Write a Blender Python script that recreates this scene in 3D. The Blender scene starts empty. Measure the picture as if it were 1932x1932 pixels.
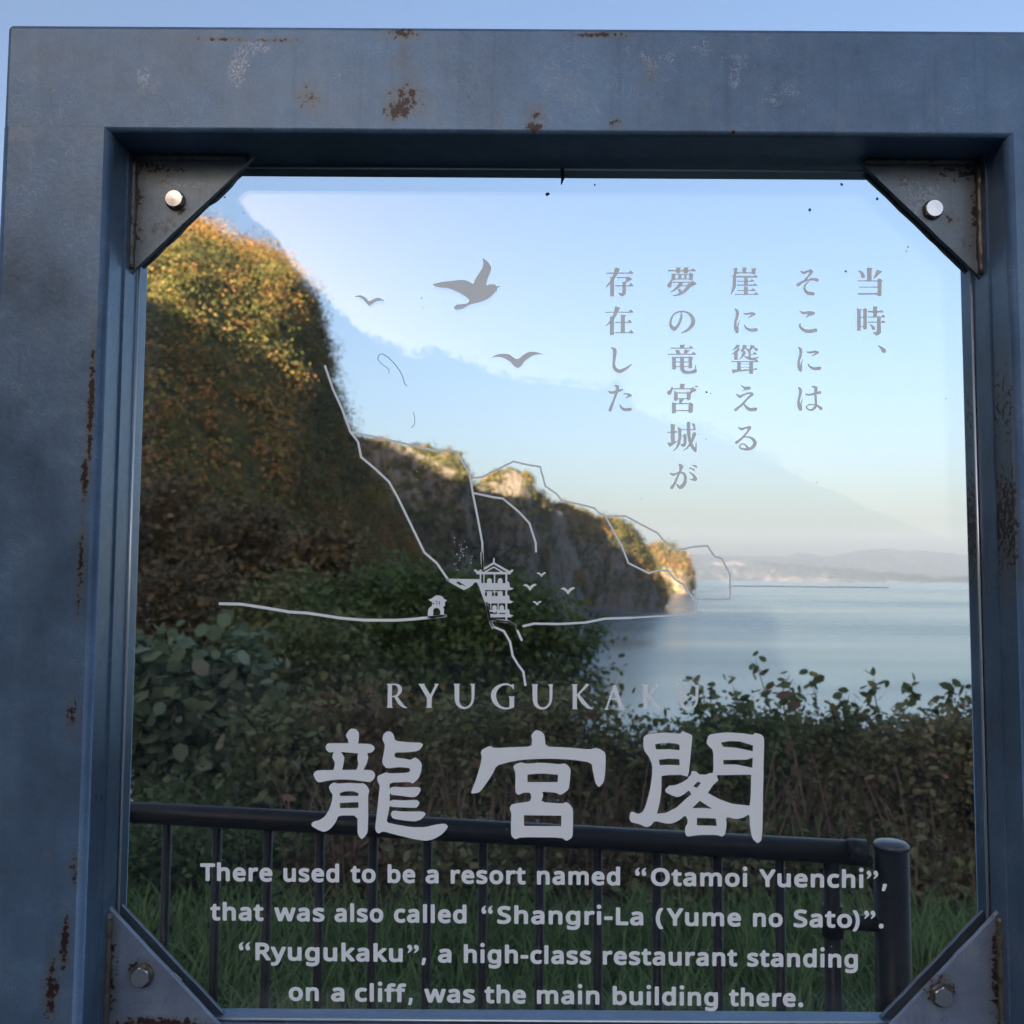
import bpy, math, random, json
import numpy as np
from mathutils import Vector, Matrix, noise as mnoise
R = math.radians
scene = bpy.context.scene
COL = scene.collection
rng = np.random.default_rng(7)
random.seed(7)

# ------------------------------------------------------------------ camera
PITCH, ROLL, FPX, CX = R(3.85), 0.006, 1775.0, 966.0      # photo measured on a 1932 px grid
CAMZ = 1.5
CAM = np.array([0.0, 0.0, CAMZ])
Fw = np.array([0, math.cos(PITCH), math.sin(PITCH)])
r0 = np.array([1.0, 0, 0]); u0 = np.array([0, -math.sin(PITCH), math.cos(PITCH)])
Rt = r0 * math.cos(ROLL) + u0 * math.sin(ROLL)
Up = u0 * math.cos(ROLL) - r0 * math.sin(ROLL)
cam = bpy.data.cameras.new('camera')
cam.sensor_width = 36; cam.sensor_fit = 'HORIZONTAL'
cam.lens = 36 * FPX / 1932
cam.clip_start = 0.05; cam.clip_end = 40000
cam.dof.use_dof = True; cam.dof.focus_distance = 1.40; cam.dof.aperture_fstop = 6.8
co = bpy.data.objects.new('camera', cam); COL.objects.link(co)
M = Matrix(((Rt[0], Up[0], -Fw[0], 0), (Rt[1], Up[1], -Fw[1], 0), (Rt[2], Up[2], -Fw[2], CAMZ), (0, 0, 0, 1)))
co.matrix_world = M
scene.camera = co

def at(px, py, Y):
    """measured direction (1932 px grid) -> world point at depth Y"""
    u = (np.asarray(px, float) - CX) / FPX; v = (CX - np.asarray(py, float)) / FPX
    d = Fw + u[..., None] * Rt + v[..., None] * Up
    t = np.asarray(Y, float) / d[..., 1]
    return CAM + d * t[..., None]

# ------------------------------------------------------------------ sky and sun
SUN_AZ, SUN_EL = R(25), R(9)        # behind the camera and to the left, low
world = bpy.data.worlds.new('World'); scene.world = world; world.use_nodes = True
nt = world.node_tree; bg = nt.nodes['Background']
sky = nt.nodes.new('ShaderNodeTexSky'); sky.sky_type = 'NISHITA'; sky.sun_disc = False
sky.sun_elevation = SUN_EL; sky.altitude = 30; sky.air_density = 1.0; sky.dust_density = 4.2; sky.ozone_density = 2.4
sdir = np.array([-math.sin(SUN_AZ) * math.cos(SUN_EL), -math.cos(SUN_AZ) * math.cos(SUN_EL), math.sin(SUN_EL)])
sky.sun_rotation = math.atan2(sdir[0], sdir[1])
tw = nt.nodes.new('ShaderNodeVectorMath'); tw.operation = 'MULTIPLY'; tw.inputs[1].default_value = (1.04, .94, .965)
nt.links.new(sky.outputs[0], tw.inputs[0]); nt.links.new(tw.outputs[0], bg.inputs[0]); bg.inputs[1].default_value = 0.058
sun = bpy.data.lights.new('sun', 'SUN'); sun.energy = 5.0; sun.angle = R(0.5); sun.color = (1.0, 0.72, 0.44)
so = bpy.data.objects.new('sun', sun); COL.objects.link(so)
so.rotation_euler = Vector(sdir).to_track_quat('Z', 'Y').to_euler()
scene.view_settings.view_transform = 'Standard'; scene.view_settings.look = 'None'
scene.view_settings.exposure = 2.68; scene.view_settings.gamma = 1.0
scene.view_settings.use_curve_mapping = False
scene.render.engine = 'CYCLES'
cy = scene.cycles
cy.use_denoising = True
cy.max_bounces = 10; cy.transmission_bounces = 8; cy.transparent_max_bounces = 8
cy.diffuse_bounces = 3; cy.glossy_bounces = 4; cy.volume_bounces = 1
cy.caustics_reflective = False

# ------------------------------------------------------------------ helpers
WLOC = {}
def thing(name, loc, label=None, cat=None, group=None, kind=None):
    o = bpy.data.objects.new(name, None); COL.objects.link(o); o.empty_display_size = 0.1
    o.location = loc; WLOC[o.name] = np.array(loc, float)
    tag(o, label, cat, group, kind); return o
def tag(o, label=None, cat=None, group=None, kind=None):
    if label: o['label'] = label
    if cat: o['category'] = cat
    if group: o['group'] = group
    if kind: o['kind'] = kind
    return o
def mesh_obj(name, v, f, mat, parent=None, smooth=False, attr=None, origin=None, mats=None, fmat=None, kind=None):
    """v: (N,3) world coords; f: (M,k) array or list of lists; attr: dict name->(float per face)"""
    v = np.asarray(v, np.float64)
    base = WLOC[parent.name] if parent is not None else np.zeros(3)
    org = np.array(origin, float) if origin is not None else base
    me = bpy.data.meshes.new(name)
    if isinstance(f, np.ndarray):
        nf, k = f.shape
        me.vertices.add(len(v)); me.vertices.foreach_set('co', (v - org).astype(np.float32).ravel())
        me.loops.add(nf * k); me.loops.foreach_set('vertex_index', f.astype(np.int32).ravel())
        me.polygons.add(nf); me.polygons.foreach_set('loop_start', np.arange(0, nf * k, k, dtype=np.int32))
        me.update(calc_edges=True)
    else:
        me.from_pydata([tuple(p) for p in (v - org)], [], [tuple(q) for q in f]); me.update()
    if smooth:
        me.polygons.foreach_set('use_smooth', np.ones(len(me.polygons), bool))
    if attr:
        for k_, a in attr.items():
            at_ = me.attributes.new(k_, 'FLOAT', 'FACE'); at_.data.foreach_set('value', np.asarray(a, np.float32))
    for m in (mats or [mat]): me.materials.append(m)
    if fmat is not None: me.polygons.foreach_set('material_index', np.asarray(fmat, np.int32))
    o = bpy.data.objects.new(name, me); COL.objects.link(o)
    if parent is not None: o.parent = parent; 
    o.location = org - base if parent is not None else org
    WLOC[o.name] = org
    if kind: o['kind'] = kind
    return o

class MB:
    def __init__(s): s.v = []; s.f = []
    def add(s, v, f):
        n = len(s.v); s.v += [tuple(p) for p in v]; s.f += [tuple(i + n for i in q) for q in f]
    def box(s, a, b):
        (x0, y0, z0), (x1, y1, z1) = a, b
        s.add([(x0,y0,z0),(x1,y0,z0),(x1,y1,z0),(x0,y1,z0),(x0,y0,z1),(x1,y0,z1),(x1,y1,z1),(x0,y1,z1)],
              [(0,3,2,1),(4,5,6,7),(0,1,5,4),(1,2,6,5),(2,3,7,6),(3,0,4,7)])
    def tube(s, pts, r, n=8, cap=True):
        pts = [Vector(p) for p in pts]; m = len(pts); rs = r if hasattr(r, '__len__') else [r] * m
        base = len(s.v); prev = None
        for i, p in enumerate(pts):
            d = (pts[min(i + 1, m - 1)] - pts[max(i - 1, 0)]).normalized()
            if prev is None: a = d.orthogonal().normalized()
            else: a = (prev - d * prev.dot(d)).normalized()
            prev = a; b = d.cross(a)
            for k in range(n):
                t = 2 * math.pi * k / n
                s.v.append(tuple(p + (a * math.cos(t) + b * math.sin(t)) * rs[i]))
        for i in range(m - 1):
            for k in range(n):
                k2 = (k + 1) % n
                s.f.append((base+i*n+k, base+i*n+k2, base+(i+1)*n+k2, base+(i+1)*n+k))
        if cap:
            s.f.append(tuple(base + k for k in reversed(range(n)))); s.f.append(tuple(base + (m-1)*n + k for k in range(n)))
    def obj(s, name, mat, parent=None, smooth=False, origin=None, kind=None):
        o = mesh_obj(name, s.v, s.f, mat, parent, smooth, origin=origin, kind=kind)
        return o

def new_mat(name):
    m = bpy.data.materials.new(name); m.use_nodes = True
    n = m.node_tree.nodes; l = m.node_tree.links
    return m, n, l, n['Principled BSDF']
class NT:                                    # tiny node helper
    def __init__(s, n, l): s.n = n; s.l = l
    def pos(s): return s.n.new('ShaderNodeNewGeometry').outputs['Position']
    def noise(s, vec, scale, detail=4, rough=.55, out='Fac', stretch=None, dist=0):
        if stretch:
            mp = s.n.new('ShaderNodeMapping'); mp.inputs['Scale'].default_value = stretch; s.l.new(vec, mp.inputs[0]); vec = mp.outputs[0]
        t = s.n.new('ShaderNodeTexNoise'); t.inputs['Scale'].default_value = scale; t.inputs['Detail'].default_value = detail
        t.inputs['Roughness'].default_value = rough; t.inputs['Distortion'].default_value = dist
        s.l.new(vec, t.inputs['Vector']); return t.outputs[out]
    def ramp(s, fac, stops, interp='LINEAR'):
        r = s.n.new('ShaderNodeValToRGB'); r.color_ramp.interpolation = interp
        e = r.color_ramp.elements
        while len(e) < len(stops): e.new(0.5)
        for el, (p, c) in zip(e, stops):
            el.position = p; el.color = (c, c, c, 1) if isinstance(c, (int, float)) else (*c, 1)
        s.l.new(fac, r.inputs[0]); return r.outputs[0]
    def math(s, op, a, b=None, clamp=False):
        m = s.n.new('ShaderNodeMath'); m.operation = op; m.use_clamp = clamp
        for i, q in enumerate((a, b)):
            if q is None: continue
            if isinstance(q, (int, float)): m.inputs[i].default_value = q
            else: s.l.new(q, m.inputs[i])
        return m.outputs[0]
    def mix(s, fac, a, b, mode='MIX'):
        m = s.n.new('ShaderNodeMix'); m.data_type = 'RGBA'; m.blend_type = mode
        for i, q in ((0, fac), (6, a), (7, b)):
            if isinstance(q, (int, float)): m.inputs[i].default_value = q
            elif isinstance(q, tuple): m.inputs[i].default_value = (*q, 1)
            else: s.l.new(q, m.inputs[i])
        return m.outputs[2]
    def bump(s, h, strength, dist, bsdf):
        b = s.n.new('ShaderNodeBump'); b.inputs['Strength'].default_value = strength; b.inputs['Distance'].default_value = dist
        s.l.new(h, b.inputs['Height']); s.l.new(b.outputs[0], bsdf.inputs['Normal'])
    def blob(s, vec, x, z, rx, rz):          # 1 at (x,z) falling to 0 at the ellipse edge
        mp = s.n.new('ShaderNodeMapping'); mp.inputs['Location'].default_value = (-x / rx, 0, -z / rz)
        mp.inputs['Scale'].default_value = (1 / rx, 0, 1 / rz); s.l.new(vec, mp.inputs[0])
        ln = s.n.new('ShaderNodeVectorMath'); ln.operation = 'LENGTH'; s.l.new(mp.outputs[0], ln.inputs[0])
        return s.math('SUBTRACT', 1.0, ln.outputs['Value'], clamp=True)

def fbm2(x, y, oct=5, seed=0, gain=.5):
    """vectorised value noise fbm, range about -1..1"""
    x = np.asarray(x, float); y = np.asarray(y, float); out = np.zeros(np.broadcast(x, y).shape); a = 1; tot = 0
    for o in range(oct):
        xi = np.floor(x).astype(np.int64); yi = np.floor(y).astype(np.int64); xf = x - xi; yf = y - yi
        def h(i, j):
            n = (i * 374761393 + j * 668265263 + (seed + o) * 1442695041) & 0xffffffff
            n = ((n ^ (n >> 13)) * 1274126177) & 0xffffffff
            return ((n ^ (n >> 16)) & 0xffff) / 32767.5 - 1
        sx = xf * xf * (3 - 2 * xf); sy = yf * yf * (3 - 2 * yf)
        v = (h(xi, yi) * (1 - sx) + h(xi + 1, yi) * sx) * (1 - sy) + (h(xi, yi + 1) * (1 - sx) + h(xi + 1, yi + 1) * sx) * sy
        out += v * a; tot += a; a *= gain; x = x * 2.03 + 11.3; y = y * 2.03 + 7.7
    return out / tot
GLYPHS = {"(":[120,"16,110 17,132 19,153 22,174 27,195 34,214 42,234 51,252 62,270 75,286 108,286 91,260 77,233 66,203 58,173 53,142 52,110 52,90 55,69 58,49 63,29 69,9 77,-10 86,-28 96,-46 108,-63 75,-63 62,-47 51,-30 42,-12 34,7 27,27 22,47 19,68 17,89"],")":[120,"104,110 104,89 101,68 98,47 93,27 87,7 79,-12 69,-30 58,-47 45,-63 12,-63 24,-46 34,-28 43,-10 51,9 57,29 62,49 66,69 68,90 69,110 68,131 66,152 62,173 57,193 51,213 43,233 34,251 24,269 12,286 45,286 58,270 69,252 79,234 87,214 93,195 98,174 101,153 104,132"],",":[107,"77,42 68,12 56,-21 43,-52 16,-52 24,-19 31,15 36,47 74,47"],"-":[129,"16,92 16,123 113,123 113,92"],".":[107,"29,22 30,31 32,38 36,43 41,46 47,48 53,49 60,48 66,46 71,43 75,38 78,31 79,22 78,13 75,6 71,1 66,-3 60,-5 53,-6 47,-5 41,-3 36,1 32,6 30,13"],"L":[210,"39,0 39,286 75,286 75,32 200,32 200,0"],"O":[313,"289,144 288,122 285,102 280,83 274,66 265,50 255,36 243,24 229,14 214,6 197,1 178,-3 157,-4 135,-3 116,1 98,7 83,15 69,25 57,37 47,51 39,66 32,83 28,102 25,122 24,144 26,172 31,198 39,221 50,241 65,258 83,272 104,283 129,289 157,291 184,289 208,283 229,272 247,259 262,242 274,221 282,198 287,172","63,144 64,121 67,100 73,81 80,65 91,52 104,41 119,34 137,29 157,27 177,29 195,34 210,41 222,52 233,65 241,81 246,100 249,121 251,144 248,177 241,205 228,228 210,245 187,256 157,259 137,257 119,253 104,245 91,235 80,221 73,205 67,187 64,166"],"R":[249,"118,286 140,285 160,282 177,277 191,270 202,261 211,250 217,237 221,222 222,205 221,191 218,178 214,167 208,157 200,149 192,143 183,137 174,132 165,128 243,0 201,0 132,118 75,118 75,0 39,0 39,286","116,255 75,255 75,149 118,149 139,150 156,155 169,163 178,173 183,187 185,203 184,215 182,225 177,233 172,240 164,246 155,250 144,253 131,254"],"S":[220,"201,77 200,60 196,46 189,33 179,22 168,13 153,6 137,0 119,-3 99,-4 89,-4 78,-3 68,-2 59,-1 50,0 42,2 34,4 27,7 20,10 20,44 31,40 43,36 56,32 71,30 86,28 101,27 114,28 126,30 136,33 145,37 152,43 158,49 162,56 164,64 165,73 165,82 163,90 159,97 154,103 147,109 139,115 127,120 114,126 98,132 86,137 75,142 66,147 57,152 49,158 43,165 37,172 32,179 29,188 26,197 25,207 24,217 25,232 29,245 36,256 44,266 55,275 68,281 82,286 98,289 115,290 131,290 145,288 159,286 171,283 183,279 194,274 183,243 173,247 162,251 151,254 139,257 127,258 115,259 103,258 93,256 85,253 77,249 71,245 67,239 63,232 61,225 61,217 61,208 63,200 67,193 71,187 78,181 86,176 96,170 109,165 123,159 139,153 153,146 166,139 176,132 185,123 192,114 197,103 200,91"],"T":[223,"130,0 93,0 93,255 4,255 4,286 219,286 219,255 130,255"],"Y":[227,"113,146 188,286 227,286 132,111 132,0 95,0 95,109 0,286 39,286"],"a":[225,"115,219 139,217 159,211 174,201 184,188 190,169 192,146 192,0 167,0 160,30 158,30 152,23 146,17 139,11 132,6 125,2 117,0 108,-2 98,-4 86,-4 74,-3 62,-1 52,3 42,8 34,15 27,24 22,34 19,46 18,60 21,80 30,96 44,109 64,119 90,125 121,128 158,130 158,142 157,158 153,171 146,180 138,185 127,189 113,190 102,189 92,188 81,185 71,182 62,178 53,174 42,200 52,205 63,209 75,213 88,216 102,218","126,104 102,102 83,97 70,91 62,83 57,72 55,59 56,48 60,40 66,33 74,28 83,25 94,24 111,26 126,31 140,39 150,51 156,67 158,86 158,105"],"b":[246,"69,231 69,205 67,186 69,186 76,195 85,203 95,209 106,214 120,217 136,219 161,215 182,206 200,191 214,169 222,141 225,107 223,84 220,64 214,46 205,31 195,18 182,8 168,2 153,-3 136,-4 120,-3 106,0 95,5 85,12 76,19 69,27 67,27 59,0 34,0 34,305 69,305","130,189 116,188 104,185 94,181 86,174 80,165 75,154 72,141 70,126 69,109 69,107 71,83 75,62 82,46 94,35 110,28 131,25 148,28 163,35 174,47 182,63 186,83 188,108 186,133 182,153 174,169 163,180 148,187"],"c":[192,"120,-4 102,-3 85,1 70,8 56,17 44,29 35,44 28,62 23,82 22,106 24,131 28,153 35,171 45,186 57,198 71,207 87,214 104,218 123,219 134,219 144,217 154,216 164,213 172,210 179,207 168,178 146,185 138,187 130,188 122,188 108,187 96,184 86,179 78,172 71,163 65,152 62,139 59,124 59,107 59,90 62,76 65,63 71,52 77,43 86,36 96,31 107,27 120,26 131,27 142,28 151,30 160,33 168,36 176,39 176,8 168,4 160,1 152,-1 142,-3 132,-4"],"d":[246,"110,-4 85,-1 64,8 46,24 33,45 25,73 22,107 25,141 33,169 46,191 64,206 86,216 111,219 121,218 131,217 140,215 148,212 155,208 162,203 167,198 173,193 177,187 180,187 178,203 177,219 177,305 213,305 213,0 184,0 179,29 177,29 173,23 167,17 162,12 155,8 148,4 140,0 131,-2 121,-4","116,25 136,27 152,34 164,44 171,58 176,77 178,100 178,107 176,131 172,152 164,168 153,180 137,187 115,190 98,187 84,180 73,167 65,150 60,130 59,106 60,83 65,63 73,47 84,35 98,28"],"e":[226,"117,219 135,218 150,214 165,207 177,198 187,186 195,173 201,158 205,141 206,122 206,101 59,101 61,78 67,60 77,45 91,35 107,28 127,26 140,26 152,28 163,30 174,33 185,36 196,41 196,10 185,6 174,2 164,-1 152,-2 140,-4 126,-4 106,-3 88,2 72,8 57,18 45,30 35,46 28,63 24,83 22,106 23,128 27,148 34,166 43,182 54,195 67,205 82,213 99,217","117,190 101,188 88,183 77,174 68,162 63,147 59,129 169,129 168,140 166,151 163,161 159,169 153,176 146,182 138,187 128,189"],"f":[138,"133,188 79,188 79,0 44,0 44,188 6,188 6,204 44,216 44,229 45,246 47,261 52,273 58,284 66,292 76,299 87,303 99,306 113,307 122,306 130,306 137,305 155,300 146,272 131,276 125,277 120,278 114,278 103,277 94,273 88,266 83,257 80,244 79,229 79,215 133,215"],"g":[246,"110,219 124,218 137,215 149,211 159,205 169,196 178,186 180,186 184,215 213,215 213,-4 211,-23 208,-40 202,-55 194,-67 183,-78 170,-86 155,-92 137,-95 116,-96 101,-96 87,-95 74,-93 61,-90 50,-87 39,-83 39,-50 50,-55 62,-59 75,-63 89,-65 103,-66 118,-67 135,-65 150,-60 162,-51 171,-39 176,-24 178,-6 178,2 178,16 179,28 177,28 169,18 160,10 149,4 138,0 125,-3 111,-4 85,-1 63,9 46,25 32,47 25,75 22,107 25,139 32,166 46,189 63,205 85,216","115,189 104,188 93,185 84,180 77,172 70,163 65,152 61,138 59,123 59,107 60,82 65,62 73,46 84,34 99,27 116,25 126,25 136,27 144,29 151,32 158,37 163,42 168,49 172,57 174,65 176,75 178,86 178,99 178,107 177,125 175,141 171,154 166,165 159,174 151,181 141,186 129,188"],"h":[248,"69,215 69,200 67,185 70,185 75,192 80,198 87,204 94,208 102,212 110,215 119,217 128,218 137,219 153,218 168,215 180,210 191,204 200,195 206,185 211,172 214,157 215,140 215,0 180,0 180,138 179,153 175,166 169,176 160,184 147,188 132,189 117,188 105,185 95,180 86,173 80,164 75,154 72,141 70,127 69,111 69,0 34,0 34,305 69,305"],"i":[103,"69,215 69,0 34,0 34,215","52,296 57,295 62,293 66,290 70,286 72,280 73,273 72,266 70,261 66,256 62,253 57,251 52,251 47,251 42,253 37,256 34,261 32,266 31,273 32,280 34,286 37,290 42,293 47,295"],"k":[214,"69,146 68,129 67,111 69,111 76,120 86,132 95,142 163,215 204,215 117,123 211,0 168,0 93,100 69,79 69,0 34,0 34,305 69,305"],"l":[103,"69,0 34,0 34,305 69,305"],"m":[375,"270,219 292,217 310,211 324,200 334,185 340,165 342,140 342,0 308,0 308,138 306,154 303,166 297,176 289,184 277,188 264,189 245,187 230,181 219,171 212,157 207,140 206,119 206,0 171,0 171,138 170,149 169,158 166,167 162,174 157,179 152,184 145,187 136,189 127,189 113,188 102,185 93,180 85,173 79,165 75,154 72,142 70,127 69,111 69,0 34,0 34,215 63,215 68,186 70,186 75,193 80,199 86,204 93,209 100,212 108,215 116,217 125,219 133,219 149,218 163,215 175,210 185,203 193,194 199,183 201,183 209,194 219,203 230,210 243,215 256,218"],"n":[248,"138,219 161,217 180,211 196,200 207,185 213,165 215,140 215,0 180,0 180,138 179,153 175,166 169,176 160,184 147,188 132,189 111,187 95,180 83,169 75,154 71,135 69,111 69,0 34,0 34,215 63,215 68,186 70,186 75,193 81,199 88,204 95,209 103,212 111,215 120,217 129,219"],"o":[242,"221,108 220,91 218,75 214,60 209,47 202,36 194,25 185,16 174,9 162,3 149,-1 135,-3 121,-4 107,-3 94,-1 81,3 70,9 59,16 50,25 42,36 35,47 29,60 25,75 23,91 22,108 23,130 27,151 34,168 43,183 55,196 69,206 84,213 102,217 122,219 141,217 158,213 173,206 187,196 199,183 208,168 215,151 220,130","59,108 59,92 61,77 65,64 70,52 77,43 86,35 96,30 108,26 121,25 135,26 147,30 157,35 166,43 173,52 178,64 182,77 184,92 184,108 184,124 181,139 178,152 172,163 165,172 157,179 147,185 135,188 121,189 101,187 85,180 73,168 65,151 60,131"],"r":[165,"134,219 147,218 160,217 155,184 144,186 132,187 124,186 116,185 108,182 101,178 94,173 88,167 83,160 78,153 74,144 72,135 70,125 69,115 69,0 34,0 34,215 63,215 67,176 69,176 73,183 79,191 85,197 92,204 99,209 107,213 116,216 125,218"],"s":[192,"174,59 173,46 169,35 164,24 156,16 146,9 134,3 120,-1 105,-3 88,-4 74,-4 61,-2 50,0 39,2 30,6 21,10 21,42 30,38 40,34 52,30 64,27 77,25 89,24 105,25 118,28 128,33 135,39 139,47 140,56 139,61 138,66 136,71 132,75 127,79 120,83 111,88 100,93 87,98 74,103 62,109 51,114 42,120 35,126 28,133 24,141 21,151 20,162 23,179 30,193 43,204 59,212 79,217 101,219 114,219 126,217 138,215 149,212 159,209 170,204 158,176 148,180 139,183 129,186 119,188 109,190 99,190 85,189 74,187 66,183 59,178 55,171 54,164 55,158 56,153 59,149 64,145 69,141 77,137 86,133 97,128 109,123 122,118 134,113 144,107 153,102 161,95 166,88 171,80 173,70"],"t":[145,"106,25 122,26 136,29 136,2 132,1 126,-1 120,-2 113,-3 106,-4 100,-4 89,-3 79,-1 69,2 60,7 52,13 46,22 41,33 38,46 37,63 37,188 6,188 6,204 37,219 51,264 72,264 72,215 134,215 134,188 72,188 72,63 73,51 76,42 82,34 88,29 97,26"],"u":[248,"214,215 214,0 185,0 180,28 178,28 173,21 167,15 160,10 153,6 145,2 137,-1 128,-2 119,-4 110,-4 94,-3 79,0 67,4 56,11 47,19 40,30 36,42 33,57 32,74 32,215 67,215 67,77 69,61 73,48 79,38 88,31 100,27 115,25 130,26 143,29 153,34 161,41 168,50 173,61 176,73 178,87 178,103 178,215"],"w":[315,"173,121 168,138 164,154 160,168 158,178 156,178 154,168 151,154 147,138 142,121 103,0 63,0 4,215 41,215 71,101 77,77 82,55 85,36 86,36 89,49 92,64 96,80 101,94 139,215 177,215 214,94 220,75 225,54 229,37 230,37 233,54 238,76 245,101 275,215 311,215 251,0 210,0"],"y":[204,"0,215 38,215 85,93 92,72 98,52 103,34 104,34 112,60 123,93 166,215 204,215 112,-30 107,-42 101,-54 94,-65 87,-74 78,-82 69,-88 59,-93 47,-95 34,-96 17,-95 4,-93 4,-65 15,-67 28,-67 36,-67 43,-65 50,-63 55,-59 60,-55 65,-50 69,-43 73,-37 76,-29 87,-1"],"“":[144,"139,286 132,253 124,219 119,188 81,188 78,192 87,223 100,255 113,286","65,286 57,253 50,219 45,188 7,188 5,192 14,223 26,255 39,286"],"”":[144,"139,282 130,251 118,219 105,188 78,188 86,221 93,255 99,286 136,286","65,282 56,251 44,219 30,188 5,188 10,212 16,238 21,263 24,286 62,286"]}

# ------------------------------------------------------------------ materials of land and plants
def leaf_mat(name, stops, rough=.6, transl=.25):
    m, n, l, b = new_mat(name); k = NT(n, l)
    a = n.new('ShaderNodeAttribute'); a.attribute_name = 'tint'
    c = k.ramp(a.outputs['Fac'], stops)
    l.new(c, b.inputs['Base Color']); b.inputs['Roughness'].default_value = rough
    b.inputs['Specular IOR Level'].default_value = .3
    t = n.new('ShaderNodeBsdfTranslucent'); l.new(c, t.inputs[0])
    mx = n.new('ShaderNodeMixShader'); mx.inputs[0].default_value = transl
    l.new(b.outputs[0], mx.inputs[1]); l.new(t.outputs[0], mx.inputs[2]); l.new(mx.outputs[0], n['Material Output'].inputs[0])
    return m
M_green = leaf_mat('green_leaves', [(0, (0.046,0.069,0.030)), (.45, (0.075,0.123,0.043)), (.8, (0.123,0.165,0.058)), (1, (0.215,0.182,0.075))])
M_kudzu = leaf_mat('broad_leaves', [(0, (0.068,0.102,0.051)), (.5, (0.119,0.170,0.093)), (.85, (0.221,0.255,0.170)), (1, (0.300,0.289,0.204))])
M_autumn = leaf_mat('autumn_leaves', [(0, (0.067,0.088,0.039)), (.35, (0.121,0.150,0.057)), (.65, (0.181,0.173,0.083)), (.88, (0.215,0.165,0.090)), (1, (0.282,0.150,0.097))])
M_brown = leaf_mat('brown_leaves', [(0, (0.063,0.059,0.040)), (.4, (0.117,0.092,0.052)), (.75, (0.188,0.127,0.059)), (1, (0.215,0.215,0.078))])
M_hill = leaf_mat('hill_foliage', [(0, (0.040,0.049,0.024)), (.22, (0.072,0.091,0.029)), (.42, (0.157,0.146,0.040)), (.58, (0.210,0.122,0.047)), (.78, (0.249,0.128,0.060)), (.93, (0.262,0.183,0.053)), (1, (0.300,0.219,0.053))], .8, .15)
M_dry = leaf_mat('dry_leaves', [(0, (.10,.06,.04)), (1, (.24,.16,.11))])
M_grass = leaf_mat('grass_blades', [(0, (0.060,0.110,0.040)), (.6, (0.120,0.210,0.060)), (.9, (0.200,0.260,0.090)), (1, (0.300,0.300,0.140))])
def bark(name, c1, c2):
    m, n, l, b = new_mat(name); k = NT(n, l); p = k.pos()
    f = k.noise(p, 14, 6, .6, stretch=(1, 1, .25)); l.new(k.mix(f, c1, c2), b.inputs['Base Color']); b.inputs['Roughness'].default_value = .9
    k.bump(f, .5, .02, b); return m
M_bark = bark('bark', (.03,.025,.02), (.10,.085,.07))
M_stem = bark('dry_stem', (.06,.045,.03), (.16,.12,.08))

def rock_mat(name, rock, veg, scale, vegbias):
    m, n, l, b = new_mat(name); k = NT(n, l); p = k.pos()
    big = k.noise(p, scale, 8, .62); strata = k.noise(p, scale * 2.6, 6, .65, stretch=(1, 1, .3)); fine = k.noise(p, scale * 9, 6, .65)
    gully = k.noise(p, scale * 3.2, 5, .6, stretch=(1, 1, .22))
    rc = k.ramp(k.math('ADD', k.math('MULTIPLY', strata, .55), k.math('MULTIPLY', fine, .45)),
                [(.3, tuple(.55 * c for c in rock)), (.5, rock), (.72, tuple(min(1, 1.45 * c) for c in rock))])
    vc = k.ramp(fine, [(.3, tuple(.5 * c for c in veg[0])), (.45, veg[0]), (.58, veg[1]), (.72, veg[2])])
    nrm = n.new('ShaderNodeNewGeometry'); sp = n.new('ShaderNodeSeparateXYZ'); l.new(nrm.outputs['Normal'], sp.inputs[0])
    mask = k.math('ADD', k.math('MULTIPLY', big, 1.1), k.math('ADD', k.math('MULTIPLY', sp.outputs[2], .55), vegbias))
    mask = k.math('ADD', mask, k.math('MULTIPLY', gully, .5))
    mk = k.ramp(mask, [(.86, 0.0), (1.0, 1.0)])
    l.new(k.mix(mk, rc, vc), b.inputs['Base Color']); b.inputs['Roughness'].default_value = .95; b.inputs['Specular IOR Level'].default_value = .1
    k.bump(k.math('ADD', fine, k.math('MULTIPLY', gully, 1.2)), 1.0, .35 / scale * .12, b)
    return m
VEG = ((.05,.06,.025), (.11,.085,.035), (.15,.11,.05))
M_cliff = rock_mat('cliff_rock', (.17,.15,.13), VEG, .05, .12)
M_head = rock_mat('headland_rock', (.135,.128,.125), ((.035,.045,.025), (.075,.07,.035), (.11,.085,.045)), .024, -.07)
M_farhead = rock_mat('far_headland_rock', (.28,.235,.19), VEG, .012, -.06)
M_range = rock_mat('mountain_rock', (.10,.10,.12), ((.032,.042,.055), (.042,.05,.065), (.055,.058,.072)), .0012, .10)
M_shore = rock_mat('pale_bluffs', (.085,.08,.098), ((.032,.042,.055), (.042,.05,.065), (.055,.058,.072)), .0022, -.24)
M_back = rock_mat('hillside_soil', (.10,.09,.07), VEG, .08, .3)

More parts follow.
